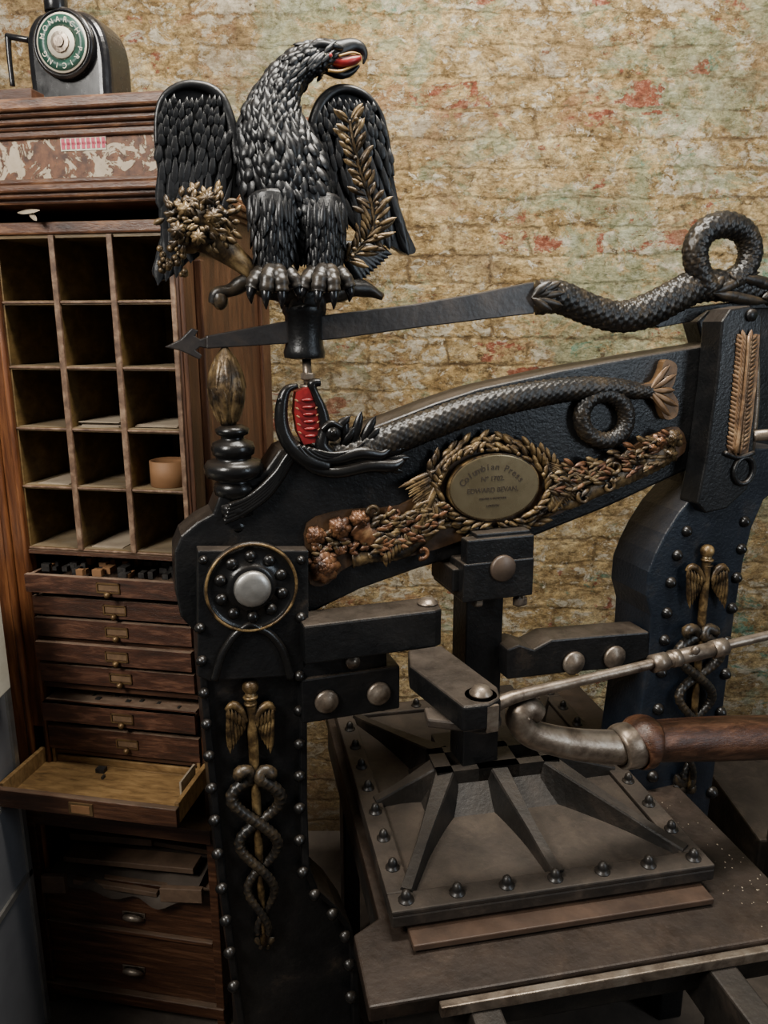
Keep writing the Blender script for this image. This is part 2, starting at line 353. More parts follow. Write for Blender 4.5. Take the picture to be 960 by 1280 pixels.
# --- caduceus builder
def caduceus(pts_staff,b,sc,name):
    g=MB(); d=MB()
    (x0,y0),(x1,y1)=pts_staff
    def ax(t): return x0+(x1-x0)*t, y0+(y1-y0)*t
    pt=[]
    for i in range(9):
        t=i/8; x,y=ax(t); pt.append((x,y,(6.5-3.0*t)*sc))
    g.tube(path(pt,b),3,12,m=0)
    x,y=ax(0); k=K(x,y,b)
    g.ball(P(x,y-4*sc,b),9.5*k*sc,m=0,seg=16,rings=10)
    for yy,rr in ((9,9),(17,8)): g.ball(P(x,y+yy*sc,b),rr*k*sc,(1,1,.4))
    for s in (-1,1):
        g.tube(path([(x+s*6*sc,y+40*sc,4*sc),(x+s*12*sc,y+26*sc,5*sc),(x+s*22*sc,y+19*sc,5*sc),(x+s*30*sc,y+26*sc,3*sc)],b-.003),4,8)
        for j in range(6):
            t=j/5
            ax_=x+s*(9+20*t)*sc; ay=y+(32-10*t)*sc; ex=x+s*(8+17*t)*sc; ey=y+(52+28*t)*sc
            g.leaf(P(ax_,ay,b-.001*j),P(ex,ey,b-.001*j),3.6*k*sc,lift=1.1,peak=.65)
        for j in range(5):
            t=j/4
            ax_=x+s*(10+18*t)*sc; ay=y+(28-7*t)*sc
            g.leaf(P(ax_,ay,b-.006),P(ax_-s*1.5*sc,ay+19*sc,b-.006),3.3*k*sc,lift=1.1,peak=.65)
    for s in (-1,1):
        pt=[];n=64
        for i in range(n+1):
            t=i/n; tt=.34+.62*t; x,y=ax(tt)
            amp=(27*(1-t)**.8+7)*sc
            ph=t*math.pi*3.4
            dx=s*math.sin(ph)*amp
            pt.append((x+dx,y,(6.8-3.6*t)*sc,b-0.006-0.006*s*math.cos(ph)))
        pt=[(pt[0][0]+s*20*sc,pt[0][1]+6*sc,3*sc,b-.010),(pt[0][0]+s*20*sc,pt[0][1]-3*sc,7.5*sc,b-.009),(pt[0][0]+s*9*sc,pt[0][1]-7*sc,6*sc,b-.008)]+pt[1:]
        def sc_(L,a): return 1+.16*abs(math.sin(L*260+a))*abs(math.sin(L*260-a))
        d.tube(path(pt,b),3,14,disp=sc_)
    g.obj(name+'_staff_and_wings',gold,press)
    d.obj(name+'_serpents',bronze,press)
caduceus([(313,862),(330,1180)],0.0,1.0,'caduceus_left')
mb=MB()
for dx,dy in ((0,-24),(-12,-18),(12,-18),(-7,-8),(7,-8)):
    mb.leaf(P(331,1182,.008),P(331+dx,1182+dy+8,.004),5*K(331,1180),lift=.8)
mb.obj('caduceus_left_base',bronze,press)

# --- beam
beamp=[(218,690),(226,670),(246,653),(266,642),(276,616),(300,605),(332,588),(350,562),(372,552),(420,556),(470,532),(545,503),(600,485),(700,463),(800,445),(905,428),(905,566),(850,592),(760,634),(665,672),(600,688),(520,712),(450,737),(387,768),(385,792),(245,792),(226,772),(219,740)]
mb=MB(); mb.prism(poly(beamp,0.03),0.03,0.115); mb.obj('great_beam',iron,press,0.006,segs=3)
mb=MB()
for i in range(5):
    o=i*8
    mb.tube(path([(280+o*.2,652-o*.6,4.5),(302+o*.4,642-o*.7,4.5),(333+o*.35,620-o*.85,5),(354+o*.3,592-o*.8,5),(367+o*.75,566-o*.2,4.5)],.022),6,10)
mb.obj('ribbed_scroll',rivetm,press)
# --- finial
mb=MB(); ctr=P(287,560,.05)
def zz(y): return P(290,y,.05).z
kk=K(290,560,.05)
prof=[(14,664),(17,655),(13,650),(13,646),(24,642),(25,634),(24,628),(17,626),(17,622),(25,617),(27,609),(24,602),(20,600),(34,595),(37,588),(37,582),(33,576),(22,574),(22,570),(26,567),(27,560),(25,553),(15,549),(14,545),(20,542),(21,536),(12,531)]
mb.lathe((ctr.x+.006,.05,0),[(r*kk,zz(y)) for r,y in prof],'z',36)
mb.obj('finial_base',rivetm,press)
mb=MB()
prof=[(9,531),(12,524),(20,505),(23,485),(20,465),(12,446),(5,436),(.3,428)]
cx=P(283,480,.05).x
mb.lathe((cx,.05,0),[(r*kk,zz(y)) for r,y in prof],'z',24)
for i in range(9):
    a=2*math.pi*i/9+.2
    n=Vector((math.cos(a),math.sin(a),0)); b0=Vector((cx,.05,0))
    prf=[(12,527),(19,505),(23,485),(20,465),(12,446)]
    for (r0,y0_),(r1,y1_) in ((prf[0],prf[2]),(prf[1],prf[3]),(prf[2],prf[4])):
        m2=Matrix.Rotation(.35*(y0_<520),3,'Z'); nn=m2@n
        mb.leaf(b0+nn*r0*kk+Vector((0,0,zz(y0_))),b0+nn*r1*kk+Vector((0,0,zz(y1_))),6*kk,nrm=nn,lift=.7,peak=.5)
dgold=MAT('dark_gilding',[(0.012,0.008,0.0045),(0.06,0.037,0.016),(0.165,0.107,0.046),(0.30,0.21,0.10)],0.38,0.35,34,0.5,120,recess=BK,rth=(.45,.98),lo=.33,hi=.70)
mb.obj('finial_bud',dgold,press)
# --- serpent on the beam
def scales(p,n,amp=.13):
    def f(L,a): return 1+amp*math.sqrt(abs(math.sin(n*a/2+math.pi*L/p))*abs(math.sin(n*a/2-math.pi*L/p)))
    return f
mb=MB()
mb.tube(path([(402,570,13),(440,567,18),(480,553,18),(540,530,17),(600,509,16),(660,495,15),(720,486,13),(765,485,11),(800,489,9),(826,489,6)],.020),36,40,disp=scales(.017,12,.2),sq=.8)
mb.tube(path([(755+28*math.cos(t*2*math.pi/16),522+29*math.sin(t*2*math.pi/16),9.5,.018) for t in range(16)],.02),14,28,disp=scales(.014,8,.2),closed=True,sq=.9)
mb.obj('beam_serpent_body',bronze,press)
mb=MB()
mb.tube(path([(372,482,3),(358,488,6),(352,508,8),(353,535,9),(364,558,10),(385,575,12),(410,583,11)],.01),6,12)
mb.tube(path([(400,478,5),(390,480,6),(394,492,5),(402,512,7),(406,535,8),(402,556,9),(412,568,10)],.01),6,12)
mb.tube(path([(366,560,4),(388,584,6),(420,590,8),(460,582,9),(490,582,8),(504,575,4)],.005),6,12)
mb.tube(path([(395,575,4),(420,574,7),(450,566,9),(475,568,7),(488,560,3)],.003),6,12)
for i in range(5):
    mb.tube(path([(372+i*6,556+i*2,3),(385+i*8,572-i*1,4),(404+i*9,580-i*4,3.5),(420+i*9,576-i*6,2)],.0),5,8)
for i in range(6):
    mb.ball(P(350+i*1.0,500+i*9,.006),4.2*kk)
mb.ball(P(416,541,.003),11*kk,(1,.8,1)); mb.ball(P(417,541,-.006),5*kk,(1,.8,1))
mb.tube(path([(402,538,3),(414,529,4.5),(428,535,3)],-.002),5,8)
for (a,b_) in (((440,560),(452,514)),((448,560),(470,520)),((452,556),(475,535)),((470,578),(504,590)),((475,575),(512,572)),((472,570),(505,560)),((412,545),(438,520)),((430,555),(432,525)),((425,560),(444,534)),((460,575),(486,592))):
    mb.leaf(P(*a,.010),P(*b_,.004),6.5*kk,lift=.9)
mb.obj('beam_serpent_head',rivetm,press)
mb=MB()
mb.prism(poly([(370,490),(386,484),(392,500),(398,515),(400,540),(395,553),(380,556),(372,540),(368,515)],.008),.008,.03)
for i in range(6): mb.ball(P(384+i*.8,500+i*9,.007),4.2*kk,(1.8,.7,.55))
mb.obj('serpent_mouth',red,press)
mb=MB()
for i in range(5):
    mb.leaf(P(368+i*1.0,499+i*10,.006),P(373+i,502+i*10,.002),1.1*kk,lift=.8)
    mb.leaf(P(398+i*.8,508+i*9,.006),P(394+i,511+i*9,.002),1.1*kk,lift=.8)
mb.obj('serpent_teeth',card,press)
mb=MB()
mb.prism(poly(cr2([(800,482),(818,478),(826,466),(832,450),(846,456),(844,476),(840,488),(848,502),(846,520),(832,524),(824,506),(812,496)],4),.012),.012,.032)
for x,y in ((838,456),(846,468),(848,508),(838,520),(844,488)): mb.leaf(P(812,488,.012),P(x,y,.009),5*kk,lift=.6)
mb.obj('serpent_tail_fin',MAT('tail_bronze',[(0.05,0.028,0.014),(0.16,0.09,0.04)],0.40,.3,20,.2,recess=BK),press,.001)
# --- garland
def leafcluster(mb,cx,cy,n,r,w,b,a0=0,a1=360,k_=None,lift=.9,m=0):
    for i in range(n):
        a=math.radians(a0+(a1-a0)*i/n+random.uniform(-8,8)); rr=r*random.uniform(.85,1.1)
        mb.leaf(P(cx,cy,b-.006),P(cx+math.cos(a)*rr,cy+math.sin(a)*rr,b+.003),w*K(cx,cy),lift=lift,m=m)
def rosette(mb,cx,cy,r,b,m=0):
    leafcluster(mb,cx,cy,8,r,r*.42,b,m=m); leafcluster(mb,cx,cy,6,r*.66,r*.36,b-.005,m=m); leafcluster(mb,cx,cy,4,r*.4,r*.25,b-.009,m=m)
    mb.ball(P(cx,cy,b-.011),r*.16*K(cx,cy),m=m)
def scroll(mb,x0,y0,r,turn,m,b=.014,t0=0,rr=4):
    pts=[]
    for i in range(15):
        t=i/14; a=t0+turn*t*5.2; q=r*(1-.85*t)
        pts.append((x0+q*math.cos(a),y0+q*math.sin(a),rr*(1-.35*t)))
    mb.tube(path(pts,b),3,8,m=m)
gground=MAT('garland_ground',[(.03,.016,.008),(.10,.05,.02)],.5,.2,30,.5,recess=BK)
mb=MB()
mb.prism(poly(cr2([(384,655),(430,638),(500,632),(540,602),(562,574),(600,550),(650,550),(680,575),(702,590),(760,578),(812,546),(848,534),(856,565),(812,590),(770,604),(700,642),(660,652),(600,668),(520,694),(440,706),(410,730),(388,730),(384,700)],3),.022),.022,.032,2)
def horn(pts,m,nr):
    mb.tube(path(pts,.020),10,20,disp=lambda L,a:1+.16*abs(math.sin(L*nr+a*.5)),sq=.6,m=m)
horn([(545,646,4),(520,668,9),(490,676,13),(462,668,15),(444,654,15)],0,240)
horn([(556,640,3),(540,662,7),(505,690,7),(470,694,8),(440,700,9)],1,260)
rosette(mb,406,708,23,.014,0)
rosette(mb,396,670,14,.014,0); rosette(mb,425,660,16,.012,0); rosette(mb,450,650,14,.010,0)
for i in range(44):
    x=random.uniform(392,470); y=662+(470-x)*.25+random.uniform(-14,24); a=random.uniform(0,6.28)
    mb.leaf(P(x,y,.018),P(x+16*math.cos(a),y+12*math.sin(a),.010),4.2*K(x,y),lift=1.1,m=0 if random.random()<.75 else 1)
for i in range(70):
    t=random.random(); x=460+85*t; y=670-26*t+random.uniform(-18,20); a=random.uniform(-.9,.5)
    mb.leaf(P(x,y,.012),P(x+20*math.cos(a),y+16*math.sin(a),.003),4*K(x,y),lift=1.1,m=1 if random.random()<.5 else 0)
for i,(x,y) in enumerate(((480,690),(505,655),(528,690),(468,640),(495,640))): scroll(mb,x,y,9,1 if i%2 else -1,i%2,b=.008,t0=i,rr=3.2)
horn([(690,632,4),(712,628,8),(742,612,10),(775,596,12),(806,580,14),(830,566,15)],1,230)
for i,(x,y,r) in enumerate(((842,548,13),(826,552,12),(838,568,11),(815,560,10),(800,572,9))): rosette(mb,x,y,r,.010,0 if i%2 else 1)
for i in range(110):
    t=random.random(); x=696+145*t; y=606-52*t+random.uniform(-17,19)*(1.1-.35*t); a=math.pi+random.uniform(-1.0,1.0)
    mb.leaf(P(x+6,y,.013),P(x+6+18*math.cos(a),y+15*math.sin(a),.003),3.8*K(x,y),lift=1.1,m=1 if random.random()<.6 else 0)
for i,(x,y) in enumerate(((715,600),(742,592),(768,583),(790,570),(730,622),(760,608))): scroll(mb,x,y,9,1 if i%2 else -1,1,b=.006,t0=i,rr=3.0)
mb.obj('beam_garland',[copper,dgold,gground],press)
mb=MB()
for ring,(rx,ry,n,L,w,bb) in enumerate(((82,58,46,19,4.2,.020),(74,52,42,18,4.0,.015),(67,46,40,15,3.6,.010))):
    for i in range(n):
        a=2*math.pi*i/n+ring*.1
        px=616+rx*math.cos(a); py=608+ry*math.sin(a)
        s=1 if math.cos(a)>0 else -1
        tx,ty=-rx*math.sin(a)*-s,ry*math.cos(a)*-s; q=math.hypot(tx,ty); tx/=q; ty/=q
        ox,oy=math.cos(a),math.sin(a); z_=random.uniform(-.2,.9)
        dx=tx+ox*z_; dy=ty+oy*z_; q=math.hypot(dx,dy)
        mb.leaf(P(px-dx/q*3,py-dy/q*3,bb),P(px+dx/q*L,py+dy/q*L,bb-.005),w*K(px,py),lift=1.1)
    for i in range(14):
        a=random.uniform(0,6.28); mb.ball(P(616+rx*math.cos(a),608+ry*math.sin(a),bb-.004),3*K(616,608))
for (x0,y0,s) in ((552,612,-1),(684,604,1)):
    for i in range(22):
        t=i/21; a=math.radians(8+100*t)
        L=random.uniform(34,46)*(1-.25*t)
        mb.leaf(P(x0+s*2,y0-26+44*t,.014),P(x0+s*(10+L*math.cos(a)),y0-10+28*t+L*.65*math.sin(a),.008),3.6*K(x0,y0),lift=1.1)
mb.tube(path([(486,692,3),(512,672,5),(528,645,6),(543,612,5),(560,580,4)],.011),6,10)
mb.tube(path([(690,640,3),(705,620,4),(725,605,4),(750,598,3)],.011),6,10)
for t in range(16):
    x=538-t*4.2; y=632+t*4.1
    mb.leaf(P(x+6,y-8,.009),P(x-13,y-1,.006),3.6*K(x,y),lift=1.1); mb.leaf(P(x+6,y-6,.009),P(x+8,y+15,.006),3.6*K(x,y),lift=1.1)
mb.obj('plaque_wreath',gold,press)
c=P(616,608,.014); k=K(616,608)
def ell(rx,ry,y0,y1,mat,name,bev):
    m_=MB(); m_.prism([(c.x+rx*k*math.cos(2*math.pi*i/64),c.z+ry*k*math.sin(2*math.pi*i/64)) for i in range(64)],y0,y1); return m_.obj(name,mat,press,bev)
ell(62,42.5,.0055,.03,gold,'plaque_rim',.002); ell(60,40.5,.003,.02,brass,'brass_plaque',.002)
def text(name,body,px,py,size,arc=0.0,sp=1.0,R=.075):
    if not arc:
        cu=bpy.data.curves.new(name,'FONT'); cu.body=body; cu.size=size; cu.align_x='CENTER'; cu.extrude=.0003; cu.space_character=sp; cu.offset=.00015
        cu.materials.append(engr); o=bpy.data.objects.new(name,cu); bpy.context.scene.collection.objects.link(o)
        o.parent=press; o.location=P(px,py,.0026); o.rotation_euler=(math.pi/2,0,0); return
    n=len(body); cc=P(px,py,.0026)
    for i,ch in enumerate(body):
        if ch==' ': continue
        a=math.radians((i-(n-1)/2)*arc)
        cu=bpy.data.curves.new(name,'FONT'); cu.body=ch; cu.size=size; cu.align_x='CENTER'; cu.extrude=.0003; cu.materials.append(engr); cu.offset=.0002
        o=bpy.data.objects.new(name+'_letter_%d'%i,cu); bpy.context.scene.collection.objects.link(o); o.parent=press
        o.location=(cc.x+R*math.sin(a),.0026,cc.z-R*(1-math.cos(a))); o.rotation_euler=(math.pi/2,a,0)
text('engraving_arc','Columbian Press',616,587,.0175,arc=7.0)
text('engraving_number','N\u00ba 1702.',616,601,.0135)
text('engraving_name','EDWARD BEVAN,',616,615,.0135)
text('engraving_small_a','PRINTER & STATIONER',616,624,.0055)
text('engraving_small_b','LONDON',616,633,.006)
# --- clevis block and piston under the beam
mb=MB()
def bx(mb,x0,y0,x1,y1,b0,b1,m=0):
    a=P(x0,y0,b0); c_=P(x1,y1,b0); mb.box(a.x,c_.x,b0,b1,c_.z,a.z,m)
bx(mb,584,676,665,744,-.03,.0); bx(mb,596,668,662,690,-.02,.11)
bx(mb,580,706,666,744,-.032,.12); bx(mb,566,712,590,738,-.01,.10)
a=P(584,744,.035); c_=P(630,744,.035)
mb.box(a.x,c_.x,.035,.105,.70,a.z)
mb.obj('piston_clevis',iron,press,.003)
mb=MB(); c=P(628,710,-.032); k=K(628,710)
mb.lathe(c,[(16*k,0),(16*k,-.005),(14*k,-.008),(.1*k,-.009)],'y',24); mb.obj('clevis_pin',MAT('brown_pin',[(0.05,0.036,0.028),(0.10,0.07,0.05)],.4,.3,20,.1),press)
mb=MB()
for x,y,b in ((597,744,-.015),(648,744,-.015),(653,744,.09)):
    c=P(x,y,b); mb.lathe((c.x,c.y,c.z-.020),[(.010,0),(.012,.003),(.012,.014),(.010,.016)],'z',6,sm=False); mb.lathe((c.x,c.y,c.z-.022),[(.006,0),(.006,.022)],'z',12)
mb.obj('clevis_nuts',steel_d,press)
# --- toggle arms
mb=MB()
a=P(380,783,-.05);e=P(556,808,-.05)
mb.prismz([(a.x,-.05),(e.x-.02,-.05),(e.x-.005,-.042),(e.x,-.02),(e.x,.012),(e.x-.012,.025),(a.x,.025)],e.z,a.z)
bx(mb,376,816,484,850,-.012,.05); bx(mb,376,850,500,886,-.02,.05)
mb.obj('toggle_arm_left',iron,press,.004)
mb=MB()
pp=[(634,812),(650,806),(668,812),(690,800),(760,794),(812,790),(812,822),(770,836),(700,842),(634,850)]
mb.prism(poly(pp,.0),.0,.07); mb.obj('toggle_arm_right',iron,press,.004)
mb=MB()
for x,y,r,b in ((408,876,14,-.02),(473,866,14,-.02),(440,826,9,-.012),(716,828,14,.0),(767,821,14,.0)):
    c=P(x,y,b);k=K(x,y)*r; mb.lathe(c,[(k,0),(k,-.006),(k*.85,-.009),(k*.6,-.010),(k*.5,-.013),(k*.02,-.014)],'y',20)
mb.obj('toggle_bolts',steel_d,press)
# elbow link
H=PF.H; zt=P(535,808,-.05).z+.002
mb=MB()
tp=[H(510,812,zt),H(552,806,zt),H(622,858,zt),H(626,872,zt),H(612,880,zt),H(580,884,zt),H(512,832,zt)]
mb.prismz([(v.x,v.y) for v in tp],zt-.045,zt)
mb.obj('elbow_link',iron,press,.005,segs=3)
ce=H(601,868,zt)
mb=MB(); mb.lathe((ce.x,ce.y,zt-.056),[(.026,0),(.030,.006),(.030,.050),(.026,.056)],'z',24)
mb.obj('elbow_knuckle',iron,press)
mb=MB()
mb.lathe((ce.x,ce.y,zt),[(.019,0),(.019,.004),(.015,.007),(.013,.013),(.0005,.015)],'z',18)
ca=P(535,770,-.015)
mb.lathe((ca.x,-.012,P(380,783,-.05).z),[(.020,0),(.020,.004),(.015,.006),(.013,.010),(.0005,.011)],'z',18)
mb.box(ce.x-.004,ce.x+.016,ce.y-.034,ce.y-.028,zt-.05,zt-.005)
mb.obj('knuckle_bolts',steel_d,press)
mb=MB()
mb.prismz([(ce.x-.08,ce.y+.03),(ce.x-.03,ce.y+.0),(ce.x+.02,ce.y-.02),(ce.x+.04,ce.y+.0),(ce.x+.0,ce.y+.05),(ce.x-.07,ce.y+.07)],zt-.062,zt-.045)
mb.obj('elbow_yoke',iron_dusty,press,.004)
# --- pull rod
mb=MB(); bb=ce.y
mb.tube([(Vector((ce.x+.01,bb,zt-.03)),.013),(P(640,872,bb),.011),(P(700,857,bb),.009),(P(760,843,bb),.009),(P(818,829,bb),.009),(P(910,806,bb),.0085),(P(1030,778,bb),.0085)],4,16)
def collar(x0,y0,x1,y1,r,mb_=None):
    mb.tube([(P(x0,y0,bb),r),(P(x1,y1,bb),r)],1,16)
collar(818,829,905,808,.0135); collar(815,830,832,826,.016); collar(838,824,848,822,.0155);collar(890,812,906,808,.016)
c=P(868,812,bb-.012); mb.lathe(c,[(.008,0),(.008,-.006),(.003,-.008)],'y',12)
mb.obj('pull_rod',steel_d,press)
mb=MB(); b2=-.25
mb.tube(path([(672,892,12),(660,885,15),(650,890,16),(651,903,16),(665,917,16),(700,927,17),(735,932,18),(775,934,19)],b2),8,20)
mb.tube(path([(772,934,22),(776,933,25),(794,931,25),(797,930,22)],b2),2,24)
mb.obj('curved_bar_socket',steel_d,press)
mb=MB()
mb.tube(path([(793,929,22),(796,928,29),(808,927,29),(812,927,23),(840,925,23),(900,923,24),(1010,920,23)],b2),4,24)
mb.obj('wooden_bar_handle',wood_h,press)
# --- right pillar
blueiron=MAT('blue_black_iron',[(0.004,0.0065,0.011),(0.009,0.013,0.020),(0.034,0.030,0.027)],.36,0,8,.6,130,dust=DUST,damt=.35,hi=.76,spec=.42)
mb=MB()
rp=[(820,692),(832,668),(850,640),(876,610),(886,585),(900,560),(985,560),(985,600),(955,625),(940,660),(930,700),(918,770),(905,880),(884,1030),(876,1075),(778,1075),(790,960),(802,880),(812,800),(814,770),(808,745),(811,715)]
q=poly(rp,.0)
i0=14; q[i0]=(q[i0][0],0.0); q[i0+1]=(q[i0+1][0],0.0)
mb.prism(q,.0,.13); mb.obj('pillar_right',blueiron,press,.004)
mb=MB()
mb.prism(poly([(872,402),(886,388),(960,382),(1010,395),(1005,590),(880,600),(880,430)],.116),.116,.17)
mb.obj('pillar_right_head',iron,press,.005)
mb=MB()
for x,y in [(858,664),(846,694),(838,728),(833,766),(830,800),(826,840),(822,886),(818,930),(815,970),(930,652),(926,686),(920,722),(914,760),(908,802),(906,842),(900,890),(895,940),(889,990),(882,1030),(880,1055)]:
    rivet(mb,x,y,0,6)
mb.obj('pillar_right_rivets',rivetm,press)
caduceus([(884,692),(860,985)],-.012,.86,'caduceus_right')
mb=MB()
for dx,dy in ((0,-30),(-12,-22),(12,-22),(-14,-8),(14,-8)):
    mb.leaf(P(856,990,-.003),P(856+dx,990+dy,-.008),7*K(856,980),lift=.9)
mb.obj('caduceus_right_base',bronze,press)
# front suspension link with palm leaf
mb=MB()
mb.prism(poly([(903,402),(914,386),(938,382),(953,394),(952,430),(944,520),(941,590),(934,612),(908,636),(882,642),(872,630),(882,580),(896,480)],-.03),-.03,.028)
mb.obj('suspension_link',iron,press,.004)
mb=MB(); c=P(928,588,-.03);k=K(928,588)
mb.tube([(c+Vector((math.cos(t*.3142)*14*k,-.004,math.sin(t*.3142)*16*k)),3*k) for t in range(20)],1,8,closed=True)
c=P(938,394,-.03); mb.lathe(c,[(7*k,0),(7*k,-.006),(.5*k,-.008)],'y',14)
mb.tube(path([(906,566,3),(922,572,3),(942,566,3)],-.034),4,8); 
mb.obj('link_ring',iron,press)
mb=MB()
mb.prism(poly([(922,420),(950,418),(947,470),(940,530),(934,572),(910,572),(914,520),(919,470)],-.033),-.033,-.03)
for i in range(26):
    t=i/25; x=934-12*t; y=428+138*t
    for s in (-1,1):
        for q_ in (0,1):
            mb.leaf(P(x+s*2*q_,y+4*q_,-.034-.002*q_),P(x+s*(14-8*q_)*random.uniform(.9,1.05),y-10-6*q_,-.032-.003*q_),3.0*k,lift=1.0)
mb.tube(path([(936,420,2),(930,490,2.5),(920,566,3)],-.039),5,8)
mb.obj('palm_leaf_ornament',MAT('tan_palm',[(0.05,0.026,0.013),(0.18,0.10,0.048),(0.34,0.22,0.12)],.40,.25,30,.3,90,recess=BK),press)
mb=MB(); mb.tube(path([(944,438,5,.0),(944,500,5,.0),(938,565,5,.0)],0),3,8); mb.tube([(P(940,545,-.02),.012),(P(1000,540,-.02),.012)],1,12); mb.obj('side_rod',steel_d,press)
# --- counterweight lever
LB=.055
mb=MB()
mb.prism(poly([(258,420),(355,402),(420,392),(520,380),(600,366),(668,352),(668,392),(600,400),(520,410),(420,424),(355,430),(258,436)],LB-.012),LB-.012,LB+.012)
mb.prism(poly([(206,434),(226,424),(240,410),(248,413),(244,420),(250,424),(262,420),(262,436),(250,434),(245,438),(253,444),(250,450),(236,443),(224,438)],LB-.008),LB-.008,LB+.008)
mb.obj('counterweight_lever',MAT('lever_iron',[(0.010,0.009,0.009),(0.022,0.019,0.018),(0.046,0.036,0.029)],.40,0,14,.4,90),press,.002)
mb=MB()
S=[(672,372,19),(700,372,18),(740,388,17),(775,396,17),(810,388,19),(845,370,19),(870,358,19),(900,357,17),(935,362,16),(970,368,15),(1005,372,14)]
mb.tube(path(S,LB),36,40,disp=scales(.021,12,.22),sq=.8)
loop=[(885,362,14),(872,335,14),(870,308,15),(884,287,15),(908,281,15),(930,291,14),(938,314,14),(930,338,13),(912,352,13)]
mb.tube(path(loop,LB-.01),30,32,disp=scales(.019,10,.22),sq=.9)
mb.obj('lever_serpent',bronze,press)
mb=MB()
for x,y in ((702,352),(706,366),(704,382),(690,352),(690,388),(698,360)):
    mb.leaf(P(664,372,LB-.02),P(x,y,LB-.024),7*K(690,370),lift=.8)
for x,y in ((905,345),(925,352),(935,372),(950,340),(960,378)):
    mb.leaf(P(890,366,LB-.02),P(x,y,LB-.024),8*K(900,360),lift=.8); mb.leaf(P(985,360,LB-.02),P(x+18,y,LB-.028),8*K(900,360),lift=.8)
mb.obj('lever_acanthus',bronze,press)
mb=MB(); mb.prism(poly([(800,400),(850,386),(960,372),(1010,372),(1010,386),(940,386),(880,388),(860,402),(820,410)],LB),LB-.01,LB+.03)
mb.obj('lever_rail',iron,press,.002)
mb=MB(); c=P(380,415,LB); k=K(380,415,LB)
def zl(y): return P(380,y,LB).z
mb.lathe((c.x,LB,0),[(r*k,zl(y)) for r,y in [(14,449),(26,447),(27,440),(25,434),(24,428),(24,395),(27,391),(27,384),(22,380)]],'z',28)
mb.obj('eagle_clamp',iron,press,.001)
mb=MB()
mb.tube([(Vector((c.x+.001,LB-.01,zl(449))),.008),(Vector((c.x+.003,LB-.015,zl(492))),.008)],1,12)
mb.lathe((c.x+.002,LB-.015,zl(474)),[(.011,0),(.013,.002),(.013,.010),(.011,.012)],'z',6,sm=False)
mb.lathe((c.x+.002,LB-.015,zl(484)),[(.014,0),(.016,.002),(.014,.006)],'z',16)
mb.obj('drop_link',steel_d,press)

# ================================================================ EAGLE
eagle=empty('eagle_statue',PF)
EB=.055
mb=MB()
bodyp=[(392,322,20),(384,302,36),(372,270,48),(358,235,54),(349,200,55),(343,168,48),(343,140,37),(350,114,27),(363,92,22),(382,77,19),(402,70,18),(420,68,14),(430,67,8)]
def bp(pts,b=EB): return path(pts,b)
S=mb.tube(bp(bodyp),8,28,sq=.85)
mb.tube(bp([(338,250,30,EB-.03),(341,285,26,EB-.045),(344,315,16,EB-.045),(345,345,12,EB-.04)]),6,18)
mb.tube(bp([(400,258,30,EB-.02),(405,288,25,EB-.04),(408,316,16,EB-.045),(408,345,12,EB-.04)]),6,18)
mb.obj('body',feather,eagle)
mb=MB()
K0=len(S)
acc=0
for i in range(K0-8,3,-1):
    c=Vector(S[i][:3]); r=S[i][3]; T=(Vector(S[i-1][:3])-Vector(S[min(i+1,K0-1)][:3])).normalized()
    acc+=(Vector(S[i][:3])-Vector(S[i-1][:3])).length
    step=.0070+.08*max(0,r-.02)
    if acc<step: continue
    acc=0
    Yv=Vector((0,1,0)); N=T.cross(Yv).normalized()
    w=.0038+.085*r; n=max(10,int(2*math.pi*r/(w*1.5)))
    off=random.random()
    for j in range(n):
        a=2*math.pi*(j+off+random.uniform(-.25,.25))/n
        rad=(N*math.cos(a)+Yv*math.sin(a)*.85)
        if rad.y>.45: continue
        p=c+rad*r*1.0; nr=rad.normalized()
        wj=w*random.uniform(.75,1.25)
        L=wj*3.4*random.uniform(.8,1.25)
        tr=(T+Vector((0,0,-.25))+Vector((random.uniform(-.4,.4),random.uniform(-.2,.2),random.uniform(-.15,.15)))).normalized()
        mb.leaf(p-tr*L*.3,p+tr*L*.7+nr*wj*random.uniform(.2,1.0),wj,nrm=nr,lift=random.uniform(.5,1.0),peak=.6)
for (x0,y0,x1,y1,b,r0,r1) in ((340,255,344,338,EB-.04,30,15),(401,262,408,338,EB-.035,30,15)):
    for i in range(12):
        t=i/11; x=x0+(x1-x0)*t; y=y0+(y1-y0)*t; r=(r0+(r1-r0)*t)*K(x,y); c=P(x,y,b)
        n=13
        for j in range(n):
            a=-math.pi*1.15+math.pi*1.3*(j+.5*(i%2)+random.uniform(-.2,.2))/n
            nr=Vector((math.cos(a),math.sin(a),0)); p=c+nr*r
            mb.leaf(p+Vector((0,0,.010)),p+Vector((random.uniform(-.004,.004),0,-.028*random.uniform(.8,1.2)))+nr*random.uniform(.001,.007),.006,nrm=nr,lift=.8,peak=.6)
for i in range(9):
    t=i/8; mb.leaf(P(418,300,EB+.0),P(438+52*(1-t*.7),352-34*(1-t),EB+.012-.01*t),9*K(430,320),lift=.6,peak=.75)
mb.obj('body_feathers',feather,eagle)
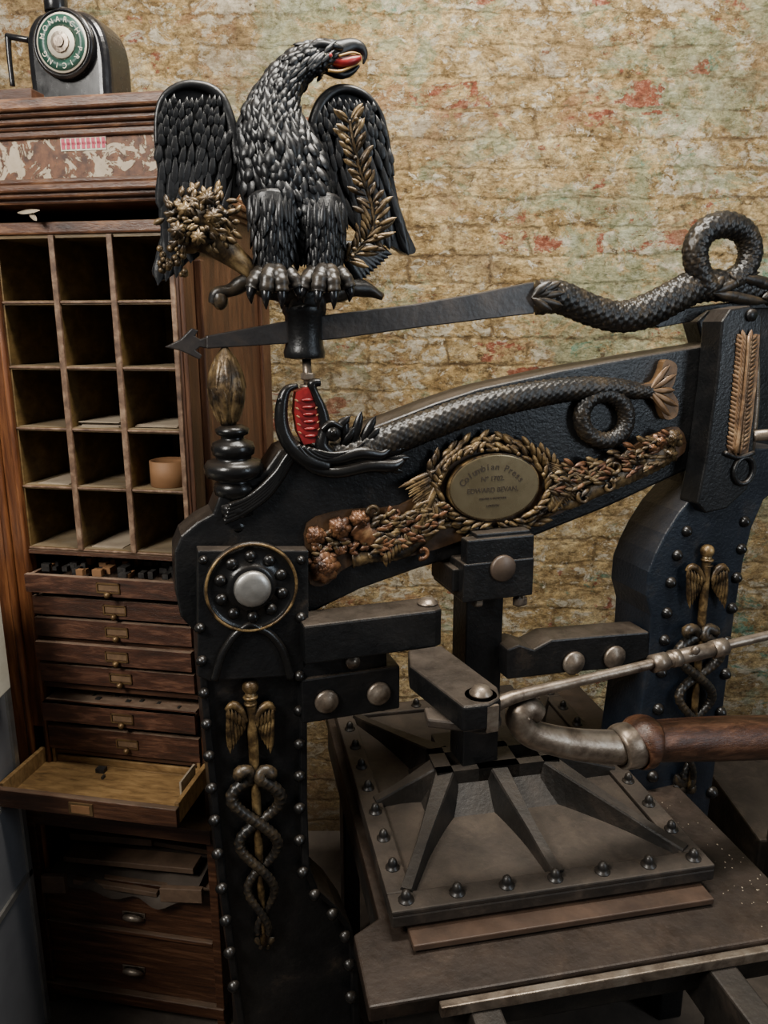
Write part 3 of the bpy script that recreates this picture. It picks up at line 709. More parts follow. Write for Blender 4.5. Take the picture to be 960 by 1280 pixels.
# wings
def wing(poly_,name,tipdir,rim,b):
    m_=MB()
    pz=[(P(x,y,b).x,P(x,y,b).z) for x,y in cr2(poly_,4)]
    m_.prism(pz,b,b+.018)
    m_.tube(path(rim,b-.004),6,12)
    k=K(350,250)
    ys=[p[1] for p in poly_]; xs=[p[0] for p in poly_]
    y0,y1=min(ys),max(ys); Hh=y1-y0
    rows=[(.70,78,7.8,.6),(.59,78,7.6,.6),(.48,74,7.2,.65),(.40,54,6.8,.7),(.34,38,6.4,.8),(.285,30,6.2,.8),(.235,26,6,.8),(.19,23,5.8,.8),(.145,20,5.4,.8),(.105,18,5,.8),(.07,15,4.6,.8)]
    dz=0
    for fr_,L,w,lf in rows:
        dz+=.0018; ry=y0+fr_*Hh
        nx=int((max(xs)-min(xs))/(w*1.5))
        for j in range(nx):
            x=min(xs)+ (j+.5*random.random())*w*1.5; y=ry+random.uniform(-4,4)
            ddx,ddy=tipdir(x,y); ddx+=random.uniform(-.12,.12); ln=math.hypot(ddx,ddy); ddx/=ln; ddy/=ln
            Lr=L*random.uniform(.85,1.15)
            if not inside((x,y),poly_): continue
            while Lr>12 and not inside((x+ddx*Lr*.85,y+ddy*Lr*.85),poly_): Lr-=5
            if Lr<=12: continue
            m_.leaf(P(x,y,b-.001-dz*.6),P(x+ddx*Lr,y+ddy*Lr,b-.004-dz*.4-random.uniform(0,.003)),w*k,lift=lf,peak=.7)
    m_.obj(name,feather,eagle,.0015)
lw=[(300,212),(294,180),(288,150),(278,122),(256,105),(228,104),(205,116),(194,140),(193,180),(199,225),(201,268),(203,300),(190,338),(202,350),(220,341),(240,322),(262,296),(284,262),(302,238)]
wing(lw,'wing_left',lambda x,y:(-.10-(x-240)*.0022,1),[(298,205,8),(292,170,8),(285,143,8),(274,120,8),(254,108,7),(228,107,6),(207,119,5),(197,142,4),(196,180,3)],EB+.012)
rw=[(380,195),(384,168),(393,145),(402,124),(418,111),(440,110),(462,120),(477,142),(485,175),(491,215),(499,255),(508,285),(520,313),(508,317),(486,306),(462,300),(440,280),(420,250),(400,222)]
wing(rw,'wing_right',lambda x,y:(.24,1),[(384,188,8),(392,152,8),(403,127,8),(420,113,7),(440,112,6),(460,122,5),(476,144,4),(484,177,4),(491,220,3)],EB+.012)
# head details
mb=MB(); k=K(410,68,EB)
mb.tube(bp([(386,58,4,EB-.012),(402,56,6,EB-.018),(418,58,5,EB-.018),(428,61,3,EB-.014)]),5,10)
for i in range(26):
    x=340+i*2.8+random.uniform(-6,6); y=118-i*2.4+random.uniform(-8,8)
    mb.leaf(P(x+8,y-6,EB-.02),P(x-8,y+10,EB-.027),3.6*k,nrm=(0,-1,0),lift=.8)
mb.obj('brow',feather,eagle)
mb=MB()
mb.tube(bp([(412,66,15),(428,61,12),(441,57,9.5),(451,60,7.5),(456,69,4.5),(454,80,1.2)]),6,14,sq=.75,m=0)
mb.tube(bp([(408,84,9),(425,93,6.5),(439,90,4.5),(449,82,2)]),6,12,sq=.9,m=0)
mb.obj('beak',feather,eagle)
mb=MB()
mb.tube(bp([(412,77,5,EB-.007),(428,79,7.5,EB-.007),(441,76,7,EB-.007),(450,72,4,EB-.007)]),5,10,sq=1.3); mb.obj('mouth',red,eagle)
mb=MB(); mb.tube(bp([(410,88,2.2,EB-.016),(426,89,2.2,EB-.014),(447,80,1.4,EB-.009)]),5,8); mb.tube(bp([(424,70,1.8,EB-.018),(440,66,1.8,EB-.015),(450,68,1.3,EB-.012)]),5,8); mb.obj('beak_edge',MAT('ochre',[(.28,.16,.04),(.38,.22,.07)],.4,0,20,0),eagle)
mb=MB(); mb.ball(P(409,69,EB-.021),5.5*k,(1.4,.6,.75)); mb.obj('eye_white',white,eagle)
mb=MB(); mb.ball(P(413,69,EB-.0250),2.8*k,(1,.6,1)); mb.obj('iris',red,eagle)
mb=MB(); tl=MB()
for fx in (343,408):
    for (dx,dy,bf) in ((-28,30,-.055),(-10,36,-.075),(9,36,-.075),(28,28,-.055)):
        b_=EB+bf
        pts=[(fx,338,10,EB-.035),(fx+dx*.5,340,10,b_+.01),(fx+dx*.85,350,9.5,b_-.005),(fx+dx,345+dy*.55,8.5,b_-.008)]
        mb.tube(bp(pts),8,12,disp=lambda L,a:1+.16*abs(math.sin(L*260)))
        tl.tube(bp([(fx+dx,345+dy*.5,7.5,b_-.008),(fx+dx*1.06,345+dy*.8,5,b_-.012),(fx+dx*1.02,345+dy*1.15,1,b_-.004)]),5,10)
toem=MAT('toe_black',[(0.007,0.0065,0.006),(0.02,0.016,0.012),(.045,.033,.02)],0.36,0.0,30,0.4,120,recess=(.004,.004,.004),rdist=.006)
mb.obj('toes',toem,eagle); tl.obj('talons',black,eagle)
mb=MB()
mb.tube(bp([(265,380,5,EB-.02),(272,368,9,EB-.02),(290,362,9,EB-.02),(312,352,11,EB-.02),(340,362,14,EB-.015),(380,368,16,EB-.01),(420,364,14,EB-.01),(450,360,11,EB-.01),(478,371,5,EB-.01)]),6,14,disp=lambda L,a:1+.1*math.sin(L*140+2*a))
mb.ball(P(275,374,EB-.02),11*K(275,374),(1.0,1,1.3))
mb.tube(bp([(360,372,22),(380,376,24),(402,374,22)]),4,14)
mb.obj('perch_branch',bronze,eagle)
# cornucopia
mb=MB(); k=K(250,280)
mb.tube(bp([(236,282,34,EB-.02),(258,290,29,EB-.025),(278,308,18,EB-.03),(298,325,13,EB-.03),(318,342,10,EB-.03),(330,350,7,EB-.03)]),6,24,sq=.7,disp=lambda L,a:1+.11*abs(math.sin(4*a+L*22)))
for i in range(26):
    a=random.uniform(0,6.28); r=random.uniform(0,1)**.5
    x=250+42*r*math.cos(a); y=272+36*r*math.sin(a)
    mb.ball(P(x,y,EB-.040-.022*(1-r)),random.uniform(4.5,9)*k,seg=14,rings=10)
for i in range(100):
    a=random.uniform(0,6.28); rr=random.uniform(.2,1.05); x=250+44*rr*math.cos(a); y=274+39*rr*math.sin(a); aa=a+random.uniform(-1.2,1.2)
    L=random.uniform(10,17)
    mb.leaf(P(x,y,EB-.048-.022*(1-rr)),P(x+L*math.cos(aa),y+L*math.sin(aa),EB-.045-.026*(1-rr)),random.uniform(3,4.5)*k,lift=1.2)
for i in range(30):
    mb.ball(P(214+random.uniform(-16,18),326+random.uniform(-17,17),EB-.030-random.uniform(0,.012)),random.uniform(3.5,5.5)*k,seg=10,rings=8)
for (x,y) in ((232,262),(266,270),(248,296),(222,288),(258,248)): leafcluster(mb,x,y,8,12,3.4,EB-.066)
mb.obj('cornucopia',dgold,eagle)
# olive branch
mb=MB()
st=[(432,325),(452,308),(466,285),(464,255),(452,220),(443,185),(437,150)]
mb.tube(bp([(x,y,2.6,EB-.03) for x,y in st]),6,8)
sp=cr([Vector(p) for p in st],4)
for i,v in enumerate(sp):
    for s in (-1,1):
        nx=sp[min(i+1,len(sp)-1)]-sp[max(i-1,0)]; nx.normalize(); pv=Vector((-nx.y,nx.x))*s
        d=(nx*random.uniform(.5,1.1)+pv*random.uniform(.6,1.2)).normalized()*random.uniform(17,30)
        st_=Vector((v.x,v.y))+d*.12
        mb.leaf(P(st_.x,st_.y,EB-.034),P(st_.x+d.x,st_.y+d.y,EB-.036-random.uniform(-.004,.010)),4.0*k,lift=1.0)
    if i%3==0: mb.ball(P(v.x+random.uniform(-9,9),v.y+random.uniform(-5,5),EB-.042),3.4*k)
for (x,y,ex,ey) in ((455,300,494,275),(450,305,495,290),(440,318,420,300),(465,290,480,315)):
    mb.leaf(P(x,y,EB-.032),P(ex,ey,EB-.036),4.5*k,lift=.9)
mb.obj('olive_branch',dgold,eagle)

# ================================================================ PLATEN AND BED (same press)
QF=Frame(0.0135,1.108,11.3)
def q2p(v): return PF.I@(QF.M@Vector(v))
W=.61; D=.73; ZT=.638
def QP(mb_,name,mat,bevel=0):
    mb_.v=[tuple(q2p(v)) for v in mb_.v]; return mb_.obj(name,mat,press,bevel)
mb=MB(); mb.box(0,W,0,D,ZT-.035,ZT-.012); 
mb.box(0,W,0,.045,ZT-.013,ZT-.002); mb.box(0,.045,.044,D-.044,ZT-.013,ZT-.002); mb.box(W-.045,W,.044,D-.044,ZT-.013,ZT-.002); mb.box(0,W,D-.045,D,ZT-.013,ZT-.002)
QP(mb,'platen',iron_dusty,.003)
mb=MB(); cx,cy=.292,.337; hz=ZT+.064
x0,x1,y0,y1=cx-.135,cx+.135,cy-.048,cy+.048
for h in [(x0,x1,y0,y0+.022),(x0,x1,y1-.022,y1),(x0,x0+.035,y0,y1),(cx-.045,cx+.045,y0,y1),(x1-.035,x1,y0,y1)]: mb.box(h[0],h[1],h[2],h[3],hz-.045,hz)
mb.box(x0,x1,y0,y1,ZT-.012,hz-.044)
mb.strip([[(x0-.03,y0-.045,ZT-.012),(x1+.03,y0-.045,ZT-.012),(x1+.03,y1+.045,ZT-.012),(x0-.03,y1+.045,ZT-.012)],[(x0,y0,hz-.030),(x1,y0,hz-.030),(x1,y1,hz-.030),(x0,y1,hz-.030)]])
mb.box(x0+.03,x1-.03,y1-.002,y1+.07,ZT-.01,hz-.006)
def rib(ax,ay,bx_,by_,w0=.020,w1=.011,h0=hz-.001,h1=ZT+.004):
    d=Vector((bx_-ax,by_-ay)); n=Vector((-d.y,d.x)).normalized(); steps=14; secs=[]
    for i in range(steps+1):
        t=i/steps; z=h1+(h0-h1)*(1-t)**1.15; w=w0+(w1-w0)*min(1,t*1.6)
        def pt(s,zz_): return (ax+d.x*t+n.x*w*s,ay+d.y*t+n.y*w*s,zz_)
        e=1.25+.9*(1-t)**3
        secs.append([pt(-e,ZT-.012),pt(e,ZT-.012),pt(1.0,z-.004),pt(.85,z),pt(-.85,z),pt(-1.0,z-.004)])
    mb.strip(secs)
rib(x0+.02,y0+.012,.035,.045); rib(cx+.0,y0+.012,.315,.035); rib(x1-.02,y0+.012,W-.03,.05)
rib(x0+.012,cy,.03,cy-.02); rib(x1-.012,cy,W-.03,cy+.0); rib(x0+.03,y1,.05,D-.05); rib(x1-.03,y1,W-.05,D-.05)
QP(mb,'platen_ribs_and_hub',rib_iron,0)
mb=MB()
def stud(x,y,r=.010):
    mb.lathe((x,y,ZT-.003),[(r*1.5,0),(r*1.5,.003),(r,.004),(r,.010),(r*.8,.017),(r*.4,.021),(r*.02,.022)],'z',14)
for i in range(7): stud(.03+i*(W-.06)/6,.024,.0095)
for i in range(1,9): stud(.024,.024+i*.085,.009); stud(W-.024,.024+i*.085,.009)
for i in range(1,6): stud(.03+i*(W-.06)/6,D-.024,.009)
QP(mb,'platen_studs',MAT('stud_iron',[(.006,.006,.0065),(.016,.014,.012)],.34,.1,20,.2,dust=DUST,damt=.35),0)
mb=MB(); mb.box(.03,W-.02,-.034,D,ZT-.056,ZT-.044); QP(mb,'packing_board',board,.002)
mb=MB()
zb=ZT-.062
bedm=MAT('bed_iron',[(0.008,0.005,0.0035),(0.022,0.014,0.0095),(0.06,0.040,0.028)],.40,.2,10,.6,90,dust=(.042,.028,.019),damt=.5,lo=.36,hi=.70)
mb.prismz([(-.062,-.12),(.74,-.12),(.74,.85),(-.012,.85),(-.012,.06),(-.062,.03)],zb-.03,zb)
QP(mb,'press_bed',bedm,.004)
mb=MB()
for i in range(55):
    x=random.uniform(.62,.73); y=random.uniform(-.1,.3)
    r=random.uniform(.0006,.0022); mb.box(x,x+r,y,y+r*random.uniform(.6,1.6),zb-.0003,zb+.0010)
QP(mb,'plaster_crumbs',paper,0)
mb=MB()
mb.box(.05,.75,-.136,-.121,zb-.028,zb-.008,0); mb.box(.02,.80,-.215,-.20,zb-.10,zb-.075)
mb.lathe((.70,-.165,zb-.04),[(.016,-.05),(.024,-.048),(.024,-.02),(.015,-.018),(.015,.0),(.027,.002),(.027,.02),(.012,.022),(.012,.05)],'x',18)
QP(mb,'bed_edge_steel',steel_d,.002)
mb=MB()
for xx in (.10,.52): mb.box(xx,xx+.05,-.60,.95,zb-.13,zb-.03)
mb.box(-.03,.72,-.11,.0,zb-.09,zb-.03); mb.box(-.01,.02,-.1,.8,zb-.10,zb-.03); mb.box(.68,.72,-.1,.8,zb-.10,zb-.03)
mb.box(.08,.60,-.60,-.55,zb-.16,zb-.05)
for xx in (.10,.52):
    mb.box(xx,xx+.05,-.60,-.55,0,zb-.13)
for i in range(5): 
    x=.16+i*.075; mb.box(x,x+.04,-.5,-.13,zb-.20-.01*i,zb-.19-.01*i)
QP(mb,'bed_rails',rib_iron,.004)
mb=MB()
wc=Vector((.60,-.20,.34))
mb.tube([(wc+Vector((0,math.cos(t*math.pi/16)*.15,math.sin(t*math.pi/16)*.15)),.012) for t in range(32)],1,10,ref=(1,0,0),closed=True)
for i in range(6):
    a=i*math.pi/3; mb.tube([(wc,.011),(wc+Vector((0,math.cos(a)*.15,math.sin(a)*.15)),.009)],1,8,ref=(1,0,0))
mb.tube([(wc+Vector((-.45,0,0)),.016),(wc+Vector((.08,0,0)),.016)],1,12); mb.tube([(wc+Vector((-.32,0,0)),.06),(wc+Vector((-.12,0,0)),.06)],1,20)
QP(mb,'bed_winch',rib_iron,0)
mb=MB(); mb.box(.70,.76,.25,.95,0,zb-.12); mb.box(-.005,.035,.55,.62,0,zb-.10); QP(mb,'press_base',iron,.005)

# ================================================================ CABINET
CF=Frame(-.385,1.5,-10.2)
cab=empty('printers_type_cabinet',CF)
C=CF.P
def cz(y,b=0,x=150): return C(x,y,b).z
XL=-.445; XI=-.385; XR=0.0
inL=-.372; inR=-.012
D_=.50
zs=[cz(y) for y in (292,377,460,538,612,690)]
ztop=cz(250)
mb=MB()
mb.box(-.012,0,0,D_,0,ztop+.02); mb.box(XL,XL+.02,0,D_,0,ztop+.02); mb.box(XL,0,D_-.01,D_,0,ztop)
mb.obj('carcass_sides',woodv,cab,.002)
mb=MB()
mb.box(XL+.018,inL,-.002,.02,cz(690)-.42,ztop); mb.box(XL-.012,XL+.022,-.012,.03,.3,ztop)
mb.tube([(Vector((XL+.028,-.006,.3)),.008),(Vector((XL+.028,-.006,ztop)),.008)],1,12,ref=(0,1,0))
mb.tube([(Vector((inL-.006,-.004,.6)),.006),(Vector((inL-.006,-.004,ztop)),.006)],1,12)
mb.obj('stile_left',MAT('red_varnish',[(0.025,0.009,0.004),(0.095,0.032,0.011),(0.20,0.078,0.027)],.34,0,6,.4,60,stretch=(14,8,1)),cab,.002)
mb=MB()
mb.box(0,.010,0,.05,.1,ztop); mb.box(0,.010,D_-.06,D_,.1,ztop); mb.box(0,.010,0,D_,ztop-.08,ztop); mb.box(0,.010,0,D_,.85,.92)
mb.box(.0,.016,.07,.09,.95,ztop-.1)
mb.obj('side_frame',woodv,cab,.003)
mb=MB()
mb.box(inL,inR,.20,.21,zs[5],zs[0])
for i,z in enumerate(zs): mb.box(inL,inR,.002,.20,z-.005,z+.003)
wd=(inR-inL)/3
for i in (0,1,2,3):
    x=inL+i*wd; mb.box(x-.004,x+.004,.002,.20,zs[5],zs[0])
mb.obj('pigeonhole_boards',wood_in,cab)
mb=MB()
for z in zs[1:]: mb.box(inL,inR,-.001,.004,z-.003,z+.0015)
for i in (1,2):
    x=inL+i*wd; mb.box(x-.006,x+.006,-.004,.003,zs[5],zs[0])
mb.box(inR-.004,inR+.006,-.004,.003,zs[5],zs[0])
mb.obj('worn_edges',wood_edge,cab,.0015)
mb=MB()
def band(y0,y1,out,m=0,x=100):
    z0=cz(y1,-out,x); z1=cz(y0,-out,x); mb.box(XL-.012-out,.005+out,-out,D_*.99,z0,z1,m)
band(118,134,.065);band(133,142,.055);band(141,152,.045);band(151,160,.035);band(159,170,.03)
band(221,229,.03);band(228,238,.038);band(237,246,.028);band(245,254,.015);
band(276,292,.004)
mb.obj('cornice_mouldings',MAT('cornice_wood',[(0.025,0.009,0.005),(0.095,0.037,0.016),(0.30,0.15,0.072)],.40,0,10,.5,60,stretch=(1.5,6,6),dust=(.2,.14,.09),damt=.5,hi=.75),cab,.004)
mb=MB(); band(168,223,.022); mb.obj('frieze',frieze,cab,.001)
mb=MB(); z0=cz(186,-.024);z1=cz(168,-.024);xa=C(75,175,-.024).x;xb=C(132,175,-.024).x
mb.box(xa,xb,-.0235,-.022,z0,z1)
mb.obj('label_strip',white,cab)
mb=MB()
for i in range(9):
    x=xa+(xb-xa)*(i+.2)/9; mb.box(x,x+(xb-xa)*.07,-.0242,-.0235,z0+.003,z1-.003)
    mb.box(x,x+(xb-xa)*.09,-.0242,-.0235,(z0+z1)/2-.002,(z0+z1)/2+.002)
mb.obj('label_pattern',MAT('pink_ink',[(.5,.05,.09),(.6,.09,.13)],.6,0,20,0),cab)
mb=MB(); mb.leaf(C(22,266,-.02),C(50,263,-.03),.008,nrm=(0,-.5,.8),lift=.5); mb.leaf(C(34,262,-.022),C(46,276,-.03),.005,nrm=(0,-.9,.3),lift=.5); mb.obj('paper_scrap',paper,cab)
mb=MB(); hd=MB()
def drawer(y0,y1,out,handle=True,x0=inL,x1=inR):
    za=cz(y0,-out,148);zb_=cz(y1,-out,148)
    mb.box(x0+.002,x1-.001,-out,-out+.012,zb_+.0015,za-.0015)
    mb.box(x0+.004,x0+.012,-out+.012,.3,zb_+.002,za-.004); mb.box(x1-.01,x1-.003,-out+.012,.3,zb_+.002,za-.004)
    mb.box(x0+.004,x1-.004,-out+.012,.3,zb_+.002,zb_+.006)
    if handle:
        c=C(148,(y0+y1)/2,-out); w=.026;h=min(.011,(za-zb_)*.32)
        c.x=(x0+x1)/2+.012
        hd.box(c.x-w,c.x+w,-out-.003,-out,c.z-h,c.z-h+.003); hd.box(c.x-w,c.x+w,-out-.003,-out,c.z+h-.003,c.z+h)
        hd.box(c.x-w,c.x-w+.003,-out-.003,-out,c.z-h,c.z+h); hd.box(c.x+w-.003,c.x+w,-out-.003,-out,c.z-h,c.z+h)
        hd.lathe((c.x,-out-.003,c.z-h-.002),[(.006,0),(.007,-.006),(.004,-.010),(.001,-.011)],'y',10)
ys=[(724,748,.03,1),(751,775,.012,1),(778,803,.012,1),(809,834,.02,1),(836,860,.012,1),(886,910,.02,1),(914,944,.008,1)]
for y0,y1,o_,h_ in ys: drawer(y0,y1,o_,h_)
drawer(886,888,.02,False)
mb.obj('shallow_drawers',MAT('drawer_front_wood',[(0.015,0.006,0.003),(0.05,0.018,0.009),(0.16,0.072,0.040)],.45,0,7,.5,60,stretch=(2,5,12),dust=(.22,.15,.10),damt=.85,hi=.72),cab,.0012)
hd.obj('label_holders',MAT('dull_brass',[(.09,.05,.022),(.20,.125,.055)],.45,.6,30,.1),cab)
mb=MB()
for y0,y1,o_,h_ in ys:
    c=C(148,(y0+y1)/2,-o_); x=(inL+inR)/2+.012; mb.box(x-.022,x+.022,-o_-.0012,-o_,c.z-.006,c.z+.006)
mb.obj('label_cards',MAT('brown_card',[(.09,.05,.025),(.17,.10,.05)],.7,0,60,.1),cab)
mb=MB()
zc=cz(716,-.02,148)
for i in range(90):
    x=random.uniform(inL+.015,inR-.02); y=random.uniform(-.015,.16); h=random.uniform(.004,.016); w=random.uniform(.006,.022)
    mb.box(x,min(x+w,inR-.012),y,y+random.uniform(.008,.03),zc-.016,zc-.012+h,random.choice((0,0,1)))
zc2=cz(880,-.01,148)
for i in range(160):
    x=random.uniform(inL+.015,inR-.02); y=random.uniform(.0,.2); h=random.uniform(.002,.012); w=random.uniform(.005,.012)
    mb.box(x,x+w,y,y+.01,zc2-.016,zc2-.012+h,0)
mb.box(inL,inR,0,.2,zc2-.02,zc2-.015,0)
mb.obj('loose_type',[lead,card],cab)
mb=MB(); mb.box(inL,inR,.25,.26,.1,zs[5]); mb.box(inL,inR,.0,.25,cz(948),cz(944)); mb.box(inL,inR,-.004,.25,zs[5]-.012,zs[5]-.004);mb.box(inL,inR,.0,.25,cz(808),cz(803));mb.box(inL,inR,.0,.25,cz(866),cz(860))
mb.obj('drawer_runners',wood,cab)
mb=MB(); zt_=.680; o_=.165; xl_=-.395; xr_=.004
mb.box(xl_,xr_,-o_,-o_+.014,zt_-.046,zt_-.006,1)
mb.box(xl_,xl_+.010,-o_+.014,-.004,zt_-.045,zt_); mb.box(xr_-.010,xr_,-o_+.014,-.006,zt_-.045,zt_)
mb.box(inL+.002,inL+.01,-.004,.15,zt_-.045,zt_); mb.box(inR-.010,inR-.002,-.006,.15,zt_-.045,zt_)
mb.box(xl_+.005,xr_-.005,-o_+.014,-.004,zt_-.043,zt_-.036); mb.box(inL+.005,inR-.005,-.004,.15,zt_-.043,zt_-.036)
mb.box(inL+.01,inR-.01,.0,.006,zt_-.036,zt_-.02)
mb.obj('open_drawer',[wood_lt,wood],cab,.0015)
mb=MB(); x=(inL+inR)/2-.01
mb.box(x-.026,x+.026,-o_-.003,-o_,zt_-.040,zt_-.014); mb.obj('open_drawer_label_holder',MAT('dull_brass2',[(.10,.06,.028),(.22,.14,.065)],.45,.6,30,.1),cab)
mb=MB(); mb.box(x-.02,x+.02,-o_-.0042,-o_-.002,zt_-.036,zt_-.019); mb.obj('open_drawer_card',card,cab)
mb=MB(); mb.box(-.25,-.23,-.03,-.015,zt_-.036,zt_-.026); mb.box(-.225,-.22,-.05,-.04,zt_-.036,zt_-.03)
mb.obj('type_sorts',lead,cab)
mb=MB(); mb.box(inR-.006,inR-.002,-.10,-.03,zt_-.02,zt_+.012); mb.obj('drawer_slip',paper,cab)
mb=MB()
zc=cz(1022,-.04)
mb.box(XL-.0,.02,-.05,D_,zc-.035,zc)
mb.box(XL+.0,XL+.03,-.03,.02,0,zc-.03); mb.box(-.0,.02,-.03,D_,0,zc-.03)
za=cz(1105,-.03);zb2=cz(1165,-.03);zc2_=cz(1240,-.03)
mb.box(XL+.03,.0,-.02,-.005,zb2+.004,za); mb.box(XL+.03,.0,-.02,-.005,zc2_,zb2-.006)
mb.box(XL+.03,.0,-.03,.0,zb2-.006,zb2+.004); mb.box(XL+.03,0,.2,.21,0,zc)
mb.box(XL+.03,.0,-.01,.2,za-.03,za-.02); mb.box(XL,.02,-.035,.0,zc2_-.03,zc2_)
mb.obj('lower_chest',wood,cab,.002)
mb=MB()
for y in (1145,1212):
    c=C(168,y,-.02); w=.024
    mb.tube([(Vector((c.x-w,-.022,c.z-.006)),.003),(Vector((c.x-w*.7,-.032,c.z+.004)),.006),(Vector((c.x,-.036,c.z+.008)),.008),(Vector((c.x+w*.7,-.032,c.z+.004)),.006),(Vector((c.x+w,-.022,c.z-.006)),.003)],6,12)
    mb.box(c.x-w-.004,c.x+w+.004,-.023,-.02,c.z-.002,c.z+.012)
mb.obj('cup_pulls',steel_d,cab,.001)
mb=MB(); zc=cz(1105,-.02)
n=22; vs=[];fs=[]
for j in range(7):
    for i in range(n+1):
        t=i/n; x=XL+.05+t*.36; y=-.04+j*.035
        vs.append((x,y+.006*math.sin(t*14),zc+.006+.008*math.sin(t*7+j*.6)+.005*math.sin(t*23+j)+.014*(j/6)))
for j in range(6):
    for i in range(n): fs.append((j*(n+1)+i,j*(n+1)+i+1,(j+1)*(n+1)+i+1,(j+1)*(n+1)+i))
vs2=[(v[0],v[1]-.003,v[2]-.020-.005*math.sin(q*.8)) for q,v in enumerate(vs[:n+1])]
b0=len(vs); vs+=vs2; fs+=[(i,i+1,b0+i+1,b0+i) for i in range(n)]
mb.add(vs,fs,0,True); mb.obj('folded_cloth',cloth,cab)
mb=MB()
def plank(x0,x1,y,z,h,tilt,dy=.014):
    s=[(x0,z),(x1,z+tilt)]
    mb.strip([[(x,y,zz_),(x,y+dy,zz_),(x,y+dy,zz_+h),(x,y,zz_+h)] for x,zz_ in s])
plank(XL+.04,XL+.10,-.047,zc-.03,.045,.008); plank(-.11,-.01,-.048,zc-.008,.035,.010); plank(XL+.07,-.05,.0,zc+.022,.014,.012,.05)
plank(XL+.12,-.12,-.044,zc+.004,.012,-.006); plank(XL+.05,-.18,.06,zc+.035,.018,.010,.06); plank(-.20,-.02,.07,zc+.04,.012,-.008,.08)
mb.obj('wooden_furniture_pieces',MAT('furniture_wood',[(0.05,0.03,0.018),(0.13,0.08,0.05)],.6,0,20,.3,60),cab,.0015)
mb=MB()
def stack(col,row,n,x0=.01,x1=.1,m=0):
    z=zs[row]+.003; xb=inL+col*wd
    for i in range(n):
        r=random.uniform(-.006,.006); mb.box(xb+x0+r,xb+x1+r,.01+random.random()*.02,.15,z+i*.0022,z+i*.0022+.0016,m)
stack(1,3,5);stack(2,3,3);stack(0,4,1,.03,.1);stack(1,5,1,.02,.09)
mb.obj('pigeonhole_papers',paper,cab)
mb=MB(); xb=inL+2*wd; mb.lathe((xb+.066,.05,zs[4]+.003),[(.038,0),(.04,.001),(.04,.052),(.037,.053),(.036,.048),(.001,.047)],'z',28)
mb.obj('round_cardboard_box',card,cab)

# ================================================================ dial machine on the cabinet
dm=empty('dial_labelling_machine',CF)
zb3=cz(118,-.065,100)
def Cp(px,py,b=0.04): return C(px,py,b)
mb=MB()
ol=[(36,112),(32,80),(30,45),(38,22),(55,12),(95,10),(115,20),(128,42),(134,75),(136,112)]
oc=cr2(ol,4,False)
q=[(Cp(x,y).x,max(Cp(x,y).z,zb3)) for x,y in oc]
q[0]=(q[0][0],zb3); q[-1]=(q[-1][0],zb3)
mb.prism(q,.04,.14)
mb.obj('housing',black,dm,.018,segs=5)
c=Cp(83,57,.04);k=(Cp(84,57)-Cp(83,57)).length
mb=MB(); mb.lathe(c,[(37*k,0),(37*k,-.012),(34*k,-.016),(32*k,-.013),(.1*k,-.013)],'y',40); mb.lathe(Cp(70,8),[(13*k,-.01),(13*k,.02),(5*k,.03)],'z',16)
mb.tube([(Cp(16,108,.08),.005),(Cp(12,75,.08),.005),(Cp(10,45,.08),.006)],4,10); mb.tube([(Cp(8,45,.08),.006),(Cp(36,50,.08),.006)],1,10)
mb.obj('dial_bezel',black,dm,.001)
mb=MB(); mb.lathe(c+Vector((0,-.0135,0)),[(31*k,0),(31*k,-.002),(.1*k,-.002)],'y',40); mb.obj('dial_face',white,dm)
mb=MB(); mb.lathe(c+Vector((0,-.0155,0)),[(29*k,0),(29*k,-.001),(18*k,-.001),(18*k,0)],'y',40); mb.obj('dial_ring',green,dm)
mb=MB(); mb.lathe(c+Vector((0,-.0155,0)),[(16.5*k,0),(16.5*k,-.003),(.1*k,-.003)],'y',24); mb.obj('dial_hub',white,dm)
mb=MB(); mb.lathe(c+Vector((0,-.0185,0)),[(11*k,0),(11*k,-.004),(6*k,-.005),(6*k,-.008),(.1*k,-.008)],'y',12,sm=False); mb.obj('dial_knob',steel_d,dm)
for i,ch in enumerate('MONARCH PRICING '):
    if ch==' ': continue
    a=-i*2*math.pi/16+math.pi*.9
    cu=bpy.data.curves.new('dial_text','FONT'); cu.body=ch; cu.size=.013; cu.align_x='CENTER'; cu.align_y='CENTER'; cu.materials.append(white)
    o=bpy.data.objects.new('dial_letter_%d'%i,cu); bpy.context.scene.collection.objects.link(o); o.parent=dm
    o.location=(c.x+math.cos(a)*23.5*k,c.y-.0172,c.z+math.sin(a)*23.5*k); o.rotation_euler=(math.pi/2,-(a-math.pi/2),0)
wbx=MB(); x0=Cp(-40,110,-.0).x;x1=Cp(50,110,0).x
wbx.box(x0,x1,-.03,.012,zb3,zb3+.026); wbx.obj('wooden_block',wood,None,.002,M=CF.M)

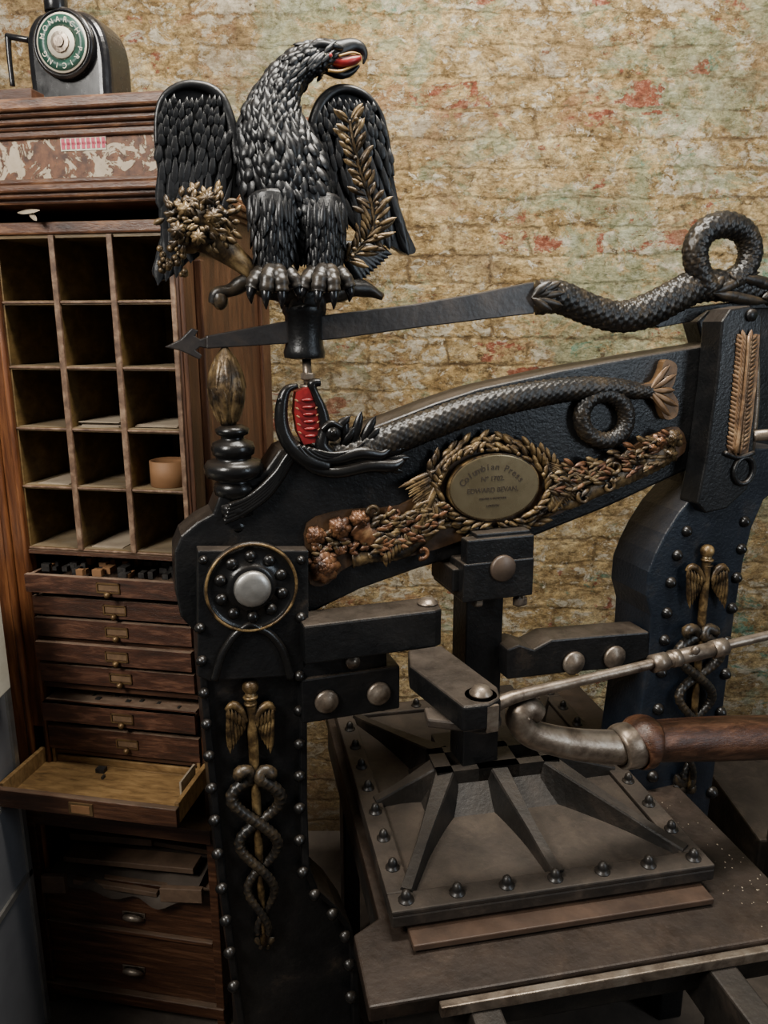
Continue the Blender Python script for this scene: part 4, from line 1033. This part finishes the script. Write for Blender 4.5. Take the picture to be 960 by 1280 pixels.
# ================================================================ neighbours
mb=MB(); mb.box(-1.35,-.800,.45,1.50,0,.88); 
mb.obj('steel_cabinet',grey,None,.004)
st_=MB()
for z in (.62,.40): st_.box(-.802,-.794,.45,1.50,z,z+.014)
st_.box(-.802,-.794,1.485,1.502,.0,.88)
st_.obj('cabinet_trim',steel,bpy.data.objects['steel_cabinet'])
mb=MB(); mb.box(-1.1,-.765,1.1,1.45,.881,1.10); mb.obj('cardboard_carton',white,None,.003)
mb=MB(); mb.lathe((-.81,1.38,1.10),[(.03,0),(.035,.004),(.035,.06),(.02,.075),(.015,.09)],'z',20); mb.obj('blue_bottle',blue)
mb=MB(); mb.box(.98,1.5,1.75,2.15,0,.30); mb.box(1.0,1.02,1.70,1.76,.0,.36); mb.obj('tool_crate',iron_dusty,None,.006)

# ================================================================ light
def area(name,loc,rot,size,en,col):
    l=bpy.data.lights.new(name,'AREA'); l.energy=en; l.size=size[0]; l.shape='RECTANGLE'; l.size_y=size[1]; l.color=col
    o=bpy.data.objects.new(name,l); bpy.context.scene.collection.objects.link(o); o.location=loc
    o.rotation_euler=(Vector(rot)-Vector(loc)).to_track_quat('-Z','Y').to_euler(); return o
area('window_light',(-1.5,-.4,2.9),(0.2,1.8,1.5),(.7,.9),98,(1.0,0.955,0.88))
area('overhead_wall_fill',(.35,1.1,3.2),(0.3,2.2,1.7),(1.2,.35),112,(1.0,0.94,0.84))  # added overhead light to brighten the wall, no lamp fitting here
area('right_cool_fill',(2.4,-.1,2.0),(.3,1.6,1.2),(.5,1.4),22,(0.76,0.88,1.0))  # added cool fill from the right for a blue sheen, not a modelled doorway
w=bpy.data.worlds.new('world'); bpy.context.scene.world=w; w.use_nodes=True
w.node_tree.nodes['Background'].inputs[0].default_value=(0.98,0.97,0.98,1); w.node_tree.nodes['Background'].inputs[1].default_value=0.13
cd=bpy.data.cameras.new('camera'); cam=bpy.data.objects.new('camera',cd); bpy.context.scene.collection.objects.link(cam)
cd.sensor_fit='HORIZONTAL'; cd.sensor_width=27; cd.lens=27*F/960; cam.location=CAM; cam.rotation_euler=(math.pi/2-TH,0,0); cd.clip_start=.01
bpy.context.scene.camera=cam
